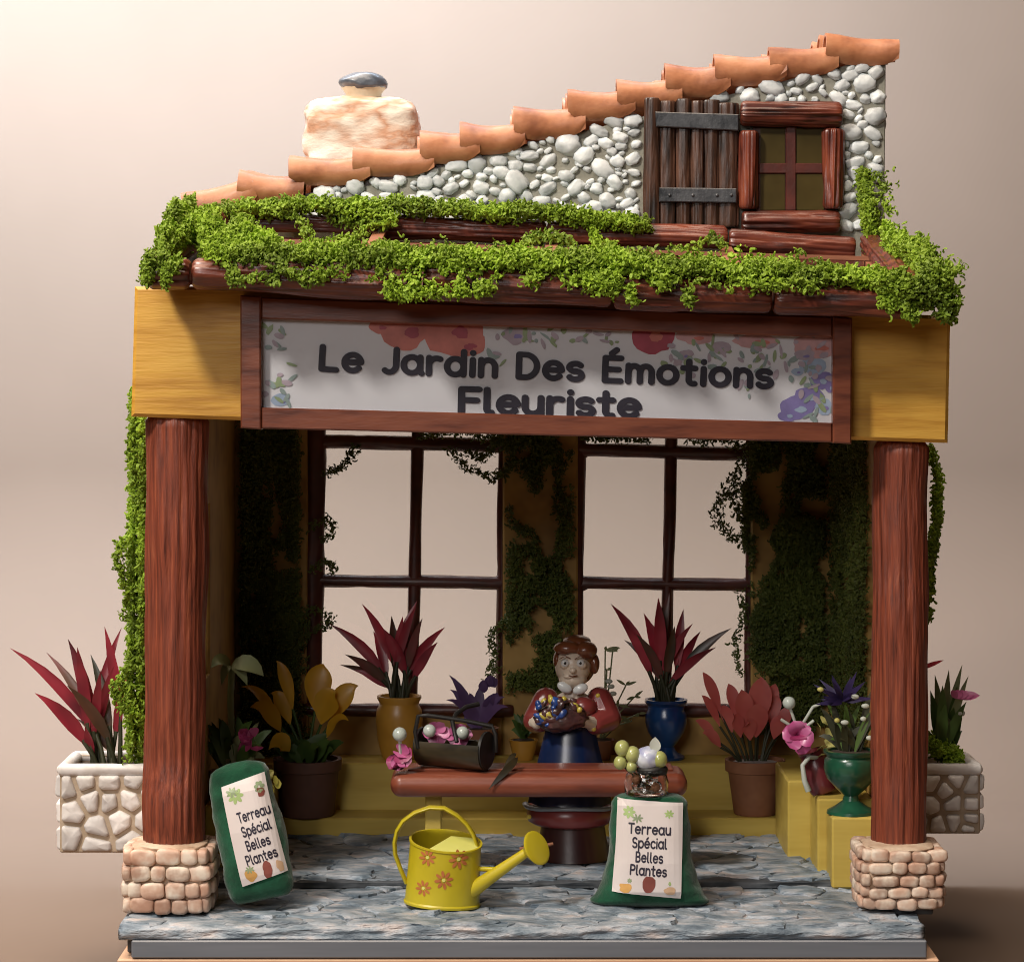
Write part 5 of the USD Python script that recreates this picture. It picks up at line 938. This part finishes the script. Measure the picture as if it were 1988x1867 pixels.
C = [band([(262, 760, 2.2, 16, .4), (258, 860, 2.2, 24, .6), (260, 960, 2.2, 20, .6), (256, 1060, 2.4, 22, .6), (258, 1150, 2.4, 18, .5), (256, 1240, 2.2, 18, .5), (250, 1340, 2.0, 22, .5), (256, 1440, 1.9, 26, .5), (250, 1475, 2.0, 28, .4)], 1900, 26, .22), band([(274, 815, 2.4, 20, 1.0), (276, 1150, 2.4, 22, 1.0), (272, 1470, 2.4, 20, .8)], 2800, 27), strand([(250, 1040, 1.6), (226, 1070, 1.6), (232, 1110, 1.6), (250, 1150, 1.6), (240, 1200, 1.6)], 120, 28), strand([(255, 1290, 1.5), (222, 1330, 1.5), (232, 1370, 1.5), (262, 1390, 1.5), (240, 1330, 1.5)], 140, 29)]
tuft('ivy', 'green creeper climbing the outside of the left wall behind the left post', 'creeper', C, MR, 'moss', 205)
C = [band([(1805, 870, 3.0, 12, .5), (1822, 930, 3, 14, .6), (1818, 1020, 3, 14, .6), (1806, 1100, 3, 12, .5), (1800, 1200, 3, 8, .4)], 900, 30, .25), band([(1800, 1440, 4.9, 12, .3), (1840, 1462, 5.0, 20, .4), (1862, 1472, 5.0, 10, .3)], 500, 31)]
tuft('ivy', 'dark creeper on the outside of the right wall and in its planter', 'creeper', C, MR, 'moss', 206)
YI = YB - .25
def wallmoss(n, x0, x1, y0, y1, seed, dens, Y=YI, dy=.18):
    r = np.random.default_rng(seed); x, y = r.uniform(x0, x1, n), r.uniform(y0, y1, n); f = meshkit.fbm(np.stack([x / 38, y / 55, x * 0 + seed], 1), 3, seed); k = f > dens
    return np.array([at(a, b_, Y + r.uniform(-dy, dy)) for a, b_ in zip(x[k], y[k])])
def sidemoss(n, x, y0, y1, z0, z1, seed, dens):
    r = np.random.default_rng(seed); y, z = r.uniform(y0, y1, n), r.uniform(z0, z1, n); k = meshkit.fbm(np.stack([y * 1.4, z * 1.2, y * 0 + seed], 1), 3, seed) > dens
    return np.stack([x + r.uniform(-.16, .02, n), y, z], 1)[k]
C = [wallmoss(9000, 470, 580, 800, 1420, 32, .30), wallmoss(1600, 468, 600, 1180, 1470, 33, .45), strand([(600, 1020, YI), (640, 1010, YI), (645, 1035, YI), (628, 1050, YI)], 60, 34), strand([(600, 1105, YI), (640, 1090, YI), (648, 1110, YI)], 50, 35), strand([(600, 1180, YI), (640, 1195, YI), (636, 1215, YI), (610, 1220, YI)], 60, 36), strand([(690, 868, YI), (668, 905, YI), (632, 920, YI)], 70, 37, 4)]
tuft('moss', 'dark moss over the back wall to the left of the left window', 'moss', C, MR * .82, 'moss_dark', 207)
C = [wallmoss(6000, 985, 1112, 820, 1340, 38, .47), strand([(820, 845, YI), (880, 835, YI), (960, 850, YI), (985, 870, YI)], 200, 39, 8), strand([(870, 870, YI), (910, 910, YI), (960, 930, YI), (985, 910, YI)], 120, 40), strand([(905, 880, YI), (940, 890, YI), (965, 860, YI)], 80, 41), strand([(985, 1200, YI), (955, 1230, YI), (960, 1280, YI), (950, 1320, YI)], 120, 42, 5), strand([(1130, 850, YI), (1260, 852, YI)], 120, 43, 6)]
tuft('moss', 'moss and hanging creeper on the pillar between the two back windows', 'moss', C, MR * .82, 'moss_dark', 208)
C = [wallmoss(12000, 1456, 1600, 830, 1420, 44, .43), sidemoss(7500, 7.46, 4.3, 9.9, 2.6, 9.9, 45, .40), strand([(1340, 856, YI), (1400, 852, YI), (1450, 870, YI)], 90, 46, 6), strand([(1456, 880, YI), (1430, 920, YI), (1400, 960, YI), (1390, 1000, YI), (1415, 1040, YI), (1450, 1050, YI)], 170, 47, 8), strand([(1456, 930, YI), (1420, 960, YI), (1440, 1010, YI)], 90, 48, 7), strand([(1438, 1150, YI), (1445, 1200, YI), (1425, 1250, YI), (1440, 1310, YI)], 90, 49, 4), band([(1448, 940, YI, 14, .2), (1446, 1060, YI, 16, .2)], 300, 50, .2), strand([(1470, 1310, 9), (1520, 1296, 9), (1540, 1310, 9)], 60, 51)]
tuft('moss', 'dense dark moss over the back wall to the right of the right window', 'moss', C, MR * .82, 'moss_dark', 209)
